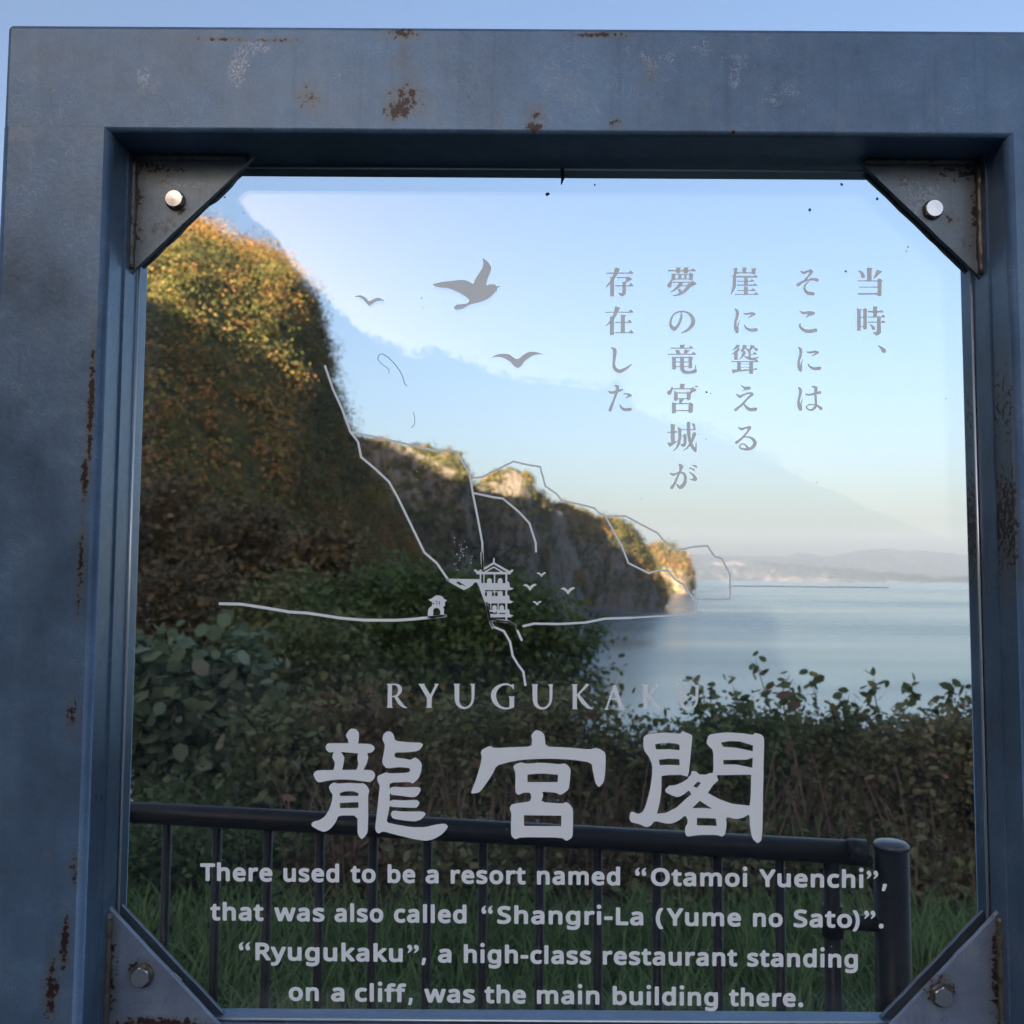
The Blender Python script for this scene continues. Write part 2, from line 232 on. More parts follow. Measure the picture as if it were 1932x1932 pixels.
# ------------------------------------------------------------------ land
SEA = CAMZ - 30.0
def land(name, cols, nx, nv, mat, amp, nscale, back, seed, prof, zfoot=None, label=None, ridged=True, backdrop=.25, dy=0):
    """cols: (px, top_py, d_foot, d_top[, zfoot]) along the shore; a face rising from foot to edge, then a top running inland"""
    c = np.array([list(q) + [SEA - 3] * (5 - len(q)) for q in cols], float)
    c[:, 1] += dy
    s = np.linspace(0, 1, nx); t = np.cumsum(np.r_[0, np.abs(np.diff(c[:, 0])) + .6 * np.abs(np.diff(c[:, 1]))]); t /= t[-1]
    px, ty, df, dt, zf = (np.interp(s, t, c[:, i]) for i in range(5))
    top = at(px, ty, dt); foot = at(px, ty, df); foot[:, 2] = zf
    hgt = top[:, 2] - zf
    nb = max(6, nv // 4); v = np.r_[np.linspace(0, 1, nv), 1 + np.linspace(0, 1, nb + 1)[1:]]
    P = np.zeros((len(v), nx, 3))
    for i, vv in enumerate(v):
        if vv <= 1:
            a = prof(vv); P[i] = foot + (top - foot) * a
            P[i, :, 2] = zf + hgt * vv
            P[i, :, 0] = P[i, :, 1] * (top[:, 0] / top[:, 1])
        else:
            w = vv - 1; P[i] = top; P[i, :, 1] += back * w
            P[i, :, 0] += back * w * (top[:, 0] / top[:, 1]) * .6
            P[i, :, 2] -= hgt * backdrop * w ** 2 + hgt * .02 * w
    dist = np.cumsum(np.r_[0, np.hypot(np.diff(top[:, 0]), np.diff(top[:, 1]) + np.diff(top[:, 2]))])
    X = np.broadcast_to(dist[None, :], P.shape[:2]); Z = P[:, :, 2]
    n1 = fbm2(X / nscale, Z / (nscale * 2.5), 6, seed)
    if ridged: n1 = 1 - 2 * np.abs(n1) - .4
    n2 = fbm2(X / (nscale * .22), Z / (nscale * .3), 4, seed + 9)
    w = np.clip(np.minimum(v * 6, 1), 0, 1)[:, None] * np.clip((1.0 - v) * 5 + .12, .12, 1)[:, None]
    dspl = (n1 + .35 * n2) * amp * w
    P[:, :, 1] -= dspl; P[:, :, 0] -= dspl * .3
    P[:, :, 2] += fbm2(X / (nscale * .35), P[:, :, 1] / (nscale * .35), 5, seed + 3) * amp * .22 * np.clip(v, 0, 1)[:, None] ** 2
    idx = np.arange(len(v) * nx).reshape(len(v), nx)
    f = np.stack([idx[:-1, :-1], idx[:-1, 1:], idx[1:, 1:], idx[1:, :-1]], -1).reshape(-1, 4)
    o = mesh_obj(name, P.reshape(-1, 3), f, mat, smooth=True, kind='structure')
    if label: o['label'] = label
    return o, P, v

cliffp = lambda v: (v ** 1.5) * .75 + .25 * v
slopep = lambda v: .35 * v ** .8 + .65 * v ** 2.2
hill, HP, hv = land('cliff', [(-330, 980, 90, 260, -6), (0, 720, 78, 256, -8), (120, 540, 72, 254, -9), (205, 455, 65, 250, -9), (250, 436, 62, 250, -9), (300, 436, 60, 250, -10), (355, 424, 60, 250, -10), (392, 440, 60, 252, -10),
    (440, 462, 62, 255, -11), (485, 462, 66, 255, -12), (512, 478, 72, 256, -12), (545, 520, 80, 258, -13), (575, 556, 90, 260, -14), (597, 608, 100, 262, -15), (616, 690, 110, 264, -16),
    (640, 748, 125, 266, -18), (660, 800, 140, 268, -20), (682, 860, 150, 270, -22), (702, 886, 160, 272, -24), (745, 935, 170, 275, -28), (782, 1015, 180, 278, -31), (812, 1085, 190, 280), (850, 1160, 200, 285), (880, 1290, 210, 290)],
    460, 170, M_cliff, 13, 30, 220, 3, slopep, dy=17, label='steep wooded cliff on the left with its upper part in warm sun')
h2, P2, v2 = land('headland', [(600, 800, 520, 560), (640, 822, 520, 560), (690, 828, 520, 560), (715, 822, 515, 560), (735, 832, 512, 558), (770, 842, 510, 556), (800, 838, 508, 555), (830, 851, 505, 552),
    (858, 849, 503, 548), (872, 862, 503, 545), (884, 888, 505, 545), (893, 930, 510, 548), (900, 985, 520, 552), (908, 1050, 530, 556), (920, 1120, 545, 560), (925, 1190, 550, 560)],
    340, 140, M_head, 11, 24, 160, 21, cliffp, dy=1, label='sheer rock headland with one sunlit edge next to the wooded cliff')
h3, P3, v3 = land('knoll', [(820, 930, 640, 690), (870, 925, 640, 690), (892, 912, 640, 690), (915, 900, 640, 690), (935, 884, 640, 690), (955, 876, 640, 690), (975, 880, 640, 690), (993, 890, 642, 690), (1002, 897, 645, 692), (1006, 922, 650, 700),
    (1020, 932, 660, 706), (1042, 948, 670, 714), (1060, 965, 690, 725), (1082, 1010, 705, 735), (1100, 1080, 720, 745), (1112, 1150, 735, 750)],
    340, 140, M_head, 12, 28, 170, 33, cliffp, dy=4, label='rocky knoll with a bright sunlit bluff under its top')
h4, P4, v4 = land('headland', [(980, 950, 760, 800), (1030, 945, 765, 805), (1055, 946, 770, 810), (1082, 953, 775, 818), (1105, 963, 785, 826), (1122, 976, 795, 834), (1140, 974, 805, 842), (1165, 977, 815, 850), (1185, 985, 825, 858),
    (1200, 1002, 835, 868), (1215, 1025, 845, 878), (1228, 1052, 855, 888), (1238, 1080, 865, 896), (1250, 1092, 875, 905), (1256, 1110, 885, 912), (1254, 1128, 895, 916), (1246, 1150, 905, 918)],
    420, 140, M_head, 14, 30, 200, 45, cliffp, dy=4, label='long dark headland whose foot meets the calm sea')
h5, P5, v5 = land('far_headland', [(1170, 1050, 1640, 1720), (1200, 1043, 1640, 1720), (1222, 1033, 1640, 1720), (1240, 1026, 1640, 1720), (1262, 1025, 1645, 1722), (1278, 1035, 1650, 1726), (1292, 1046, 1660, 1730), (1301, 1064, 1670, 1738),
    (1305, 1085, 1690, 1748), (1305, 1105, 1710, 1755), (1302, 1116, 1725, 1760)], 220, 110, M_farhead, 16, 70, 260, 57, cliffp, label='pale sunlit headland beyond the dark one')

def S2(x, y): return (1850 + x / 1.932) * .644, (1550 + y / 1.932) * .644
mp_ = [S2(*q) for q in [(-300,150),(0,145),(330,140),(450,140),(540,150),(620,160),(870,160),(940,142),(1100,155),(1220,132),(1450,118),(1560,130),(1650,115),(1750,128),(1860,145),(2000,150),(2300,120),(2700,160),(3300,130)]]
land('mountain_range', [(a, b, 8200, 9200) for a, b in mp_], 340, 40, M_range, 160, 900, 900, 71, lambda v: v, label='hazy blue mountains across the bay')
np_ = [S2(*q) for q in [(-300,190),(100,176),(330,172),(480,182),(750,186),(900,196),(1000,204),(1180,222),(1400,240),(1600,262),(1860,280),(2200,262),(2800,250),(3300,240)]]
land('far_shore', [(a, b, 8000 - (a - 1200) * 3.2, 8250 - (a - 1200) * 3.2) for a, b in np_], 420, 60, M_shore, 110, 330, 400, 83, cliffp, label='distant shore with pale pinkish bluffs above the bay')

# far bluffs of bare pale rock on the distant shore are built as relief of that shore
# ---- hillside behind the viewer: its crest shows reflected in the pane and shades everything near
L_ = 60.0
ridge_pts = []
def onland(P, px, py, w=1.0):              # point of the land surface seen in that direction
    d = P - CAM; F_ = d @ Fw; X = CX + FPX * (d @ Rt) / F_; Y = CX - FPX * (d @ Up) / F_
    q = np.hypot(X - px, Y - py); i = np.argmin(np.where(F_ > 0, q + F_ * .02, 1e9)); return P.reshape(-1, 3)[i]
ridge_pts += [(x_, z_ + 2.5) for x_, z_ in [(-100,46),(-112,56),(-124,61),(-136,68),(-148,75),(-160,82),(-172,89),(-184,96),(-196,104),(-208,110),(-220,118),(-232,125),(-244,131),(-256,138),(-268,144),(-280,149),(-292,153),(-304,156),(-316,161),(-328,166),(-340,174),(-352,180),(-364,186),(-376,190),(-388,195),(-400,200),(-424,205),(-460,210)]]   # unseen shoulder, heights shaped so its shadow edge falls across the cliff
for (px, py) in [(330, 250), (400, 330), (432, 365), (450, 386), (484, 421), (529, 458), (537, 482), (577, 528), (631, 584), (668, 616), (705, 640), (737, 656), (765, 672), (791, 677), (810, 668), (828, 669), (845, 672), (877, 684), (915, 702), (964, 716), (998, 724), (1061, 727), (1124, 736), (1150, 735), (1156, 716), (1166, 712), (1176, 730), (1191, 771), (1257, 797), (1321, 809), (1388, 841), (1475, 881), (1508, 919), (1571, 957), (1598, 984), (1650, 1000), (1700, 1008), (1760, 1030), (1820, 1046)]:
    q = at(px, py, 1.405); d = q - CAM                # mirrored about the pane
    t = (L_ + 1.405) / d[1]
    ridge_pts.append((q[0] + d[0] * t, q[2] + d[2] * t))
ridge_pts += [(-1500, 300), (-2200, 330), (60, 3), (200, 0), (-60, 27), (-88, 34)]
ridge_pts.sort(); rp = np.array(ridge_pts)
print('RIDGE', [(round(a), round(b, 1)) for a, b in ridge_pts])
xs = np.unique(np.r_[np.linspace(-2200, -450, 160), np.linspace(-450, -60, 120), np.linspace(-60, 60, 260), np.linspace(60, 260, 40)])
zr = np.interp(xs, rp[:, 0], rp[:, 1])
rows = np.r_[np.linspace(0, 1, 26), 1 + np.linspace(0, 1, 10)[1:]]
P = np.zeros((len(rows), len(xs), 3))
for i, w in enumerate(rows):
    ww = w if w <= 1 else 1
    P[i, :, 0] = xs
    dep = np.interp(zr, [0, 60, 300], [45, 52, 60])
    P[i, :, 1] = -L_ + dep * (1 - ww) if w <= 1 else -L_ - (w - 1) * (60 + zr * 1.2)
    zb = -0.5 + np.minimum(0, (xs + 40) * .04)
    P[i, :, 2] = np.where(w <= 1, zb + (zr - zb) * ww ** 1.3, zr - (w - 1) ** 1.5 * (zr * .6 + 4))
P[:, :, 2] += fbm2(P[:, :, 0] / 3, P[:, :, 1] / 3, 4, 5) * .22 * np.clip(np.abs(rows - 1) * 6, .25, 1)[:, None]
idx = np.arange(P.shape[0] * P.shape[1]).reshape(P.shape[:2])
f = np.stack([idx[:-1, :-1], idx[1:, :-1], idx[1:, 1:], idx[:-1, 1:]], -1).reshape(-1, 4)
mesh_obj('hillside', P.reshape(-1, 3), f, M_back, smooth=True, kind='structure')['label'] = 'hillside behind the viewer mirrored in the glass'
HILLX, HILLZ = xs, zr

# ------------------------------------------------------------------ sea
m, n, l, b = new_mat('sea_water'); k = NT(n, l); p = k.pos()
w1 = k.noise(p, .25, 6, .6, stretch=(.5, 1.4, 1)); w2 = k.noise(p, 1.4, 4, .6, stretch=(.7, 1.2, 1)); patch = k.noise(p, .0016, 4, .6, stretch=(.35, 1.6, 1))
b.inputs['Base Color'].default_value = (.075, .13, .155, 1); b.inputs['IOR'].default_value = 1.45
l.new(k.ramp(patch, [(.42, .14), (.6, .30)]), b.inputs['Roughness'])
k.bump(k.math('ADD', w1, k.math('MULTIPLY', w2, .35)), .09, .5, b)
M_sea = m
g = 21; X_ = np.linspace(-9000, 10500, g); Y_ = np.linspace(-1500, 10800, g)
V = np.array([(x, y, SEA) for y in Y_ for x in X_]); idx = np.arange(g * g).reshape(g, g)
mesh_obj('sea', V, np.stack([idx[:-1, :-1], idx[:-1, 1:], idx[1:, 1:], idx[1:, :-1]], -1).reshape(-1, 4), M_sea, kind='structure')

# ------------------------------------------------------------------ unseen paving added around the viewer to bounce light upward
m, n, l, b = new_mat('bounce_paving'); k = NT(n, l); p = k.pos()
l.new(k.ramp(k.noise(p, 9, 7, .65), [(.3, (.085,.095,.105)), (.6, (.125,.135,.15)), (.8, (.15,.16,.17))]), b.inputs['Base Color']); b.inputs['Roughness'].default_value = .9
k.bump(k.noise(p, 90, 5), .3, .01, b)
mbp = MB(); mbp.box((-9, -13, -.06), (7, 1.75, .05)); mbp.obj('bounce_pavement', m, kind='structure')
# ------------------------------------------------------------------ near ground
m, n, l, b = new_mat('ground_soil'); k = NT(n, l); p = k.pos()
l.new(k.ramp(k.noise(p, 5, 6, .65), [(.3, (.03,.03,.018)), (.55, (.055,.06,.03)), (.75, (.08,.07,.045))]), b.inputs['Base Color']); b.inputs['Roughness'].default_value = .95
k.bump(k.noise(p, 30, 5), .6, .03, b)
M_soil = m
def ground_z(x, y):
    x = np.asarray(x, float); y = np.asarray(y, float)
    z = -np.clip(y - 4.6, 0, None) * .22 - np.clip(y - 9, 0, None) * .33
    z += np.clip(-x - 6, 0, 30) * .12 * np.clip((y - 5) / 20, 0, 1)
    z -= np.clip(x - 3, 0, None) * .35 * np.clip((y - 4) / 6, 0, 1)
    return np.maximum(z, SEA - 4) + fbm2(x * .8, y * .8, 4, 2) * .06
gx = np.unique(np.r_[np.linspace(-90, -8, 40), np.linspace(-8, 8, 90), np.linspace(8, 90, 40)])
gy = np.unique(np.r_[np.linspace(-16, -2, 12), np.linspace(-2, 12, 90), np.linspace(12, 130, 60)])
GX, GY = np.meshgrid(gx, gy); V = np.stack([GX, GY, ground_z(GX, GY)], -1)
idx = np.arange(V.shape[0] * V.shape[1]).reshape(V.shape[:2])
mesh_obj('ground', V.reshape(-1, 3), np.stack([idx[:-1, :-1], idx[:-1, 1:], idx[1:, 1:], idx[1:, :-1]], -1).reshape(-1, 4), M_soil, smooth=True, kind='structure')

# ------------------------------------------------------------------ foliage
def leaf_cards(pos, size, r, up=.3, aspect=.55, full=True, nrm=None):
    """one pointed, slightly folded leaf per position -> verts, quads"""
    n = len(pos); size = np.broadcast_to(size, n)
    d = r.normal(size=(n, 3)); d[:, 2] = d[:, 2] * .6 - .1
    if nrm is not None: d -= nrm * (d * nrm).sum(1)[:, None] * .8
    d /= np.linalg.norm(d, axis=1)[:, None]
    q = r.normal(size=(n, 3)); q[:, 2] += up * 3
    if nrm is not None: q += nrm * 6
    s = np.cross(d, q); s /= np.linalg.norm(s, axis=1)[:, None] + 1e-9; u = np.cross(s, d)
    L = size[:, None]; W = L * aspect
    base = pos - d * L * .5; tip = pos + d * L * .5 - u * L * .12; mid = pos + u * L * .05 - d * L * .06
    a = mid + s * W * .5 - u * W * .15; c = mid - s * W * .5 - u * W * .15
    if full:                                 # rounded blade of two halves folded along the rib
        a1 = pos - d * L * .28 + s * W * .46 - u * W * .12; a2 = pos + d * L * .14 + s * W * .44 - u * W * .16
        c1 = pos - d * L * .28 - s * W * .46 - u * W * .12; c2 = pos + d * L * .14 - s * W * .44 - u * W * .16
        v = np.stack([base, a1, a2, tip, c2, c1], 1).reshape(-1, 3); i = np.arange(n)[:, None, None] * 6
        return v, (i + np.array([[0, 1, 2, 3], [0, 3, 4, 5]])[None]).reshape(-1, 4)
    v = np.stack([base, a, tip, c], 1).reshape(-1, 3)
    i = np.arange(n)[:, None] * 4
    return v, np.concatenate([i + np.array([[0, 1, 2, 3]])], 0)
def clumps(r, blobs, n, per, spread, shell=.55, seedn=1):
    """positions of leaves grouped on twigs through the volume of several ellipsoids"""
    w = np.array([q[3] * q[4] * q[5] for q in blobs]) ** .67; w /= w.sum()
    k = r.choice(len(blobs), n // per + 1, p=w); B = np.array(blobs)[k]
    d = r.normal(size=(len(k), 3)); d /= np.linalg.norm(d, axis=1)[:, None]
    rad = shell + (1 - shell) * r.random(len(k)) ** .5; rad *= 1 + .16 * r.normal(size=len(k)) * (r.random(len(k)) < .3)
    c = B[:, :3] + d * rad[:, None] * B[:, 3:6]
    ax = d + r.normal(size=d.shape) * .6; ax[:, 2] += .35; ax /= np.linalg.norm(ax, axis=1)[:, None]
    t = (r.random((len(k), per)) - .3) * 2
    p = c[:, None, :] + ax[:, None, :] * t[..., None] * spread + r.normal(size=(len(k), per, 3)) * spread * .35
    tint = np.repeat(np.clip(r.random(len(k)) * .5 + .35 * fbm2(c[:, 0] * 2.2, c[:, 2] * 2.2, 3, seedn) + .12, 0, 1), per) * .75 + r.random(len(k) * per) * .3
    return p.reshape(-1, 3), tint, c, ax
def plant(name, loc, blobs, n, leaf, mat, label, cat, group, seed, per=9, spread=None, stems=7, stem_r=.012, trunk=None, aspect=.55, shell=.5, sm=None, partname='foliage', tsh=0.0):
    r = np.random.default_rng(seed); spread = spread or leaf * 2.6
    th = thing(name, loc, label, cat, group)
    p, tint, c, ax = clumps(r, blobs, n, per, spread, shell, seed)
    v, f = leaf_cards(p, leaf * (.45 + 1.1 * r.random(len(p)) ** 1.5), r, aspect=aspect)
    mesh_obj(partname, v, f, mat, th, attr={'tint': np.repeat(np.clip(tint + tsh, 0, 1), 2)}, kind='stuff')
    mb = MB()
    pick = r.choice(len(c), min(len(c), stems * 14), replace=False)
    for i in pick:                                            # twigs
        mb.tube([c[i] - ax[i] * spread * 1.6, c[i] + ax[i] * spread * 1.5], [stem_r * .22, stem_r * .1], 4, False)
    mb.obj('twigs', sm or M_stem, th, kind='stuff')
    root = np.array(loc, float)
    if trunk:
        mt = MB(); topc = np.mean(np.array(blobs)[:, :3], 0)
        pts = [root + (topc - root) * t + np.array([math.sin(t * 5 + seed) * .06, math.cos(t * 4) * .05, 0]) * trunk * 12 * t for t in np.linspace(0, 1, 7)]
        mt.tube(pts, [trunk * (1 - .75 * t) for t in np.linspace(0, 1, 7)], 9)
        mt.obj('trunk', M_bark, th, True)
        ml = MB()
        for i in r.choice(len(c), min(len(c), 16), replace=False):
            s = pts[2 + int(r.integers(0, 4))]; e = c[i]; mid = (s + e) / 2 + np.array([0, 0, .12 * np.linalg.norm(e - s)])
            ml.tube([s, mid, e], [trunk * .35, trunk * .22, trunk * .08], 6, False)
        ml.obj('limbs', M_bark, th, True, kind='stuff')
    else:
        for s_ in range(stems):
            q = np.array(blobs[s_ % len(blobs)]); e = q[:3] + r.normal(size=3) * q[3:6] * .4; e[2] = q[2] + q[5] * .5 * r.random()
            b0 = root + np.array([(q[0] - root[0]) * .7 + r.normal() * .08, r.normal() * .08, 0]); mid = (b0 + e) / 2 + r.normal(size=3) * .06
            ms = MB(); ms.tube([b0, mid, e], [stem_r, stem_r * .7, stem_r * .3], 6, False); ms.obj('stem', sm or M_stem, th, True)
    return th, c, r

# wooded cover on the land: crowns of many small leaf clumps
def cover(name, P, v, vmin, vmax, n, rad, leaf, per, seed, label, mat=M_hill, bias=None, tsh=0.0, patch=25.0, cond=None, shade_band=False):
    r = np.random.default_rng(seed); nr, nc = P.shape[:2]
    rows = np.where((v >= vmin) & (v <= vmax))[0]
    i = r.uniform(rows[0], rows[-1], n); j = r.uniform(0, nc - 1.01, n)
    if bias is not None: i = rows[0] + (rows[-1] - rows[0]) * r.random(n) ** bias
    i = np.minimum(i, nr - 1.01)
    i0 = i.astype(int); j0 = j.astype(int); fi = (i - i0)[:, None]; fj = (j - j0)[:, None]
    c = (P[i0, j0] * (1 - fj) + P[i0, j0 + 1] * fj) * (1 - fi) + (P[i0 + 1, j0] * (1 - fj) + P[i0 + 1, j0 + 1] * fj) * fi
    keep = c[:, 2] > SEA + 3
    if cond is not None: keep &= cond(c)
    c = c[keep]; n = len(c)
    rr = rad * (.4 + 1.1 * r.random(n) ** 1.6)
    c = c + np.array([0, -.25, .25]) * rr[:, None]
    d = r.normal(size=(n, per, 3)); d /= np.linalg.norm(d, axis=2)[..., None]
    rd = .55 + .5 * r.random((n, per)) ** .7
    p = c[:, None] + d * rd[..., None] * rr[:, None, None] * np.array([1, 1, .85])
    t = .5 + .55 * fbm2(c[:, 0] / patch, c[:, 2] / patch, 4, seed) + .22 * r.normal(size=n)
    if shade_band: t = t - .42 * np.exp(-((c[:, 2] - 32) / 22) ** 2) + .08 * (c[:, 2] < 6)  # shade on the cliff's middle heights put into the leaf tint; browner foot
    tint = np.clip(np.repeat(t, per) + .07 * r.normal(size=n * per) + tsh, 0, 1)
    vv, ff = leaf_cards(p.reshape(-1, 3), leaf * (.6 + .8 * r.random(n * per)), r, aspect=.75, full=False, nrm=d.reshape(-1, 3))
    o = mesh_obj(name, vv, ff, mat, attr={'tint': tint}, kind='stuff'); o['label'] = label
    return o
cover('woodland', HP, hv, .02, 1.12, 6800, 2.8, .45, 64, 101, 'autumn woodland covering the steep cliff on the left', patch=16, shade_band=True, tsh=.13)
cover('woodland', HP, hv, .84, 1.04, 230, 5.0, .5, 240, 102, 'trees along the rim of the steep cliff', patch=12, tsh=.1)
cover('scrub', P2, v2, .3, 1.1, 520, 3.4, 1.0, 44, 103, 'scrub on the sheer headland', patch=30, bias=.35, tsh=-.26)
cover('scrub', P3, v3, .3, 1.1, 620, 4.0, 1.2, 40, 104, 'scrub on the rocky knoll', patch=40, bias=.35, tsh=-.2, cond=lambda c: (fbm2(c[:, 0] / 18, c[:, 2] / 14, 3, 8) > -.05))
cover('scrub', P4, v4, .35, 1.1, 900, 4.4, 1.4, 36, 105, 'scrub on the long dark headland', patch=45, bias=.35, tsh=-.26)
cover('scrub', P5, v5, .45, 1.1, 500, 8.0, 3.2, 20, 106, 'scrub on top of the pale far headland', patch=90, bias=.5, tsh=-.05)

# crest of the hillside behind the viewer
r = np.random.default_rng(5); n = 700
cx = r.uniform(-48, 40, n); cz = np.interp(cx, HILLX, HILLZ); cc = np.stack([cx, np.full(n, -L_) + r.uniform(-1, 3, n), cz - .25], 1)
rr = .16 + .3 * r.random(n) ** 2; d = r.normal(size=(n, 50, 3)); d /= np.linalg.norm(d, axis=2)[..., None]
p = cc[:, None] + d * (rr[:, None, None] * (.5 + .5 * r.random((n, 50, 1))))
vv, ff = leaf_cards(p.reshape(-1, 3), .13, r, full=False)
mesh_obj('woodland', vv, ff, M_hill, attr={'tint': r.random(len(ff)) * .6}, kind='stuff')['label'] = 'trees on the crest of the hillside behind the viewer'

# ---- mid-distance trees on the slope at the left
def crown(px0, px1, py_top, Y, py_low, depth=None, k=7, seed=0, lump=.34, rag=.12):
    r = np.random.default_rng(seed); a = at((px0 + px1) / 2, (py_top + py_low) / 2, Y); w = abs(at(px1, 1100, Y)[0] - at(px0, 1100, Y)[0])
    h = at(0, py_top, Y)[2] - at(0, py_low, Y)[2]; dep = depth or w * .6; B = []
    for i in range(k):
        s = w * lump * (.7 + .5 * r.random()); sz = min(s, h * .5)
        x = a[0] + r.uniform(-1, 1) * (w / 2 - s * .7); z = a[2] + r.uniform(-1, 1) * (h / 2 - sz * .8); y = Y + r.uniform(-.5, .5) * dep
        B.append((x, y, z, s, s * .8, sz))
    B.append((a[0], Y, a[2] + h / 2 - w * lump * .72, w * lump, w * lump * .8, min(w * lump, h * .5) * .75))
    return B
GT = 'trees on the slope left of the view'
tr = [  # px0, px1, top, Y, low, mat, leaf, n, label
    (215, 400, 905, 44, 1180, M_brown, .26, 9000, 'rust brown tree farthest left on the slope above the pale broad-leaved shrub'),
    (370, 560, 960, 40, 1210, M_brown, .25, 9000, 'brown tree on the slope between the rust brown tree and the dark bushy tree'),
    (520, 700, 1010, 38, 1220, M_brown, .24, 8000, 'dark bushy brown tree on the slope left of the drawn pagoda'),
    (250, 470, 1060, 26, 1290, M_brown, .17, 9000, 'low dark brown tree directly above the pale broad-leaved shrub'),
    (440, 640, 1090, 24, 1290, M_autumn, .16, 9000, 'olive brown tree left of the large green tree'),
]
for i, (a, b_, t, Y, lo, mt, lf, n_, lab) in enumerate(tr):
    B = crown(a, b_, t, Y, lo, seed=200 + i); cx = np.mean([q[0] for q in B]); base = (cx, Y, float(ground_z(cx, Y)))
    plant('tree', base, B, n_, lf, mt, lab, 'tree', GT, 300 + i, trunk=.12, stems=3, stem_r=.03, shell=.35, aspect=.7)
# ---- large green tree in the middle (crown reaches the drawn pagoda)
B = []
for (px, py, w) in [(620, 1190, .55), (690, 1150, .55), (760, 1125, .55), (800, 1150, .7), (850, 1165, .6), (900, 1150, .55), (960, 1160, .5), (1010, 1180, .5), (1050, 1190, .38), (1090, 1215, .3), (700, 1240, .8), (820, 1260, .9), (930, 1250, .8), (1020, 1260, .55), (1080, 1290, .35), (640, 1290, .6), (1010, 1330, .5), (880, 1350, .7), (740, 1350, .7)]:
    q = at(px, py, 12.0 + (px % 7) * .12); B.append((q[0], q[1], q[2], w, w, w * .72))
plant('tree', (-.7, 12.3, float(ground_z(-.7, 12.3))), B, 30000, .085, M_green, 'large dark green bushy tree in the middle behind the railing', 'tree', None, 401, trunk=.09, stems=10, stem_r=.02, shell=.45, tsh=.05)
B = []
for (px, py, w) in [(560, 1235, .35), (600, 1250, .4), (560, 1300, .45), (640, 1330, .4), (600, 1380, .5), (520, 1330, .35)]:
    q = at(px, py, 9.5); B.append((q[0], q[1], q[2], w, w, w * .8))
plant('tree', (-2.0, 9.6, float(ground_z(-2.0, 9.6))), B, 11000, .075, M_autumn, 'small olive green tree between the pale broad-leaved shrub and the large green tree', 'tree', None, 402, trunk=.05, stems=8, stem_r=.02, shell=.4, tsh=-.1)
# ---- shrubs
GS = 'shrubs growing behind the railing'
def shrub(pts, Y, n_, lf, mt, lab, seed, cat='shrub', name='shrub', **kw):
    B = []
    for (px, py, w) in pts:
        q = at(px, py, Y + (seed * 37 % 5) * .05 + random.uniform(-.2, .2)); B.append((q[0], q[1], q[2], w, w * .9, w * .85))
    cx = np.mean([q[0] for q in B]); Yb = Y + .05
    kw.setdefault('stems', 9)
    return plant(name, (cx, Yb, float(ground_z(cx, Yb))), B, int(n_ * (.8 if lf > .045 else 1.0)), lf * (1.08 if lf > .045 else .9), mt, lab, cat, GS, seed, shell=.25, stem_r=.006, **kw)
t1, c1, rA = shrub([(255, 1270, .2), (300, 1290, .25), (350, 1290, .24), (400, 1290, .22), (450, 1275, .2), (280, 1370, .3), (370, 1380, .32), (460, 1360, .25), (300, 1470, .3), (400, 1480, .3), (480, 1440, .22)],
      6.6, 5200, .092, M_kudzu, 'shrub with large pale broad leaves at the left edge of the pane', 501, aspect=.85, per=5, spread=.16)
shrub([(250, 1600, .25), (310, 1560, .25), (380, 1580, .28), (450, 1560, .26), (270, 1660, .22), (360, 1660, .24), (440, 1650, .22)], 5.3, 7000, .05, M_green, 'dark shrub under the pale broad-leaved one behind the left end of the rail', 502)
shrub([(520, 1400, .25), (560, 1460, .3), (600, 1420, .28), (540, 1540, .28), (610, 1530, .28), (500, 1610, .22), (580, 1620, .25)], 5.6, 9500, .05, M_autumn, 'yellow green shrub behind the first large brush-style character', 503, tsh=-.12)
shrub([(660, 1400, .3), (720, 1440, .32), (780, 1400, .3), (690, 1530, .3), (760, 1540, .3), (670, 1620, .24), (750, 1630, .24)], 5.8, 10500, .046, M_brown, 'brown leaved shrub behind the rail right of the yellow green one', 504, tsh=.15)
shrub([(840, 1420, .3), (900, 1400, .3), (950, 1430, .3), (860, 1530, .3), (940, 1540, .3), (850, 1630, .22), (930, 1640, .22)], 5.6, 10500, .044, M_autumn, 'mottled green and brown shrub behind the middle large character', 505)
shrub([(1010, 1390, .28), (1060, 1370, .25), (1110, 1390, .25), (1040, 1480, .3), (1110, 1490, .3), (1030, 1590, .26), (1110, 1600, .26)], 5.4, 10500, .042, M_autumn, 'reddish brown shrub between the middle and the right large characters', 506, tsh=.12)
shrub([(1150, 1445, .12), (1195, 1450, .09), (1240, 1450, .09), (1180, 1470, .26), (1250, 1470, .27), (1170, 1570, .26), (1250, 1580, .26), (1200, 1660, .2)], 5.3, 10500, .042, M_autumn, 'lowest shrub where the gap in the hedge lets the sea show', 507, tsh=.02)
shrub([(1335, 1400, .12), (1375, 1385, .13), (1290, 1435, .1), (1430, 1395, .13), (1330, 1440, .28), (1420, 1440, .28), (1330, 1550, .28), (1420, 1560, .26), (1380, 1650, .2)], 5.2, 13000, .042, M_green, 'dark green shrub with tall sprigs right of the gap in the hedge', 508, tsh=.12)
shrub([(1480, 1390, .12), (1530, 1415, .12), (1575, 1395, .12), (1500, 1440, .26), (1580, 1450, .26), (1500, 1550, .26), (1580, 1560, .26), (1540, 1650, .2)], 5.2, 11500, .042, M_autumn, 'brown shrub behind the end of the rail', 509, tsh=.1)
shrub([(1640, 1390, .12), (1690, 1415, .12), (1745, 1410, .12), (1650, 1440, .25), (1740, 1450, .26), (1660, 1550, .26), (1750, 1560, .26), (1700, 1650, .2)], 5.1, 11500, .042, M_autumn, 'thin brown shrub behind the round railing post', 510, tsh=.06)
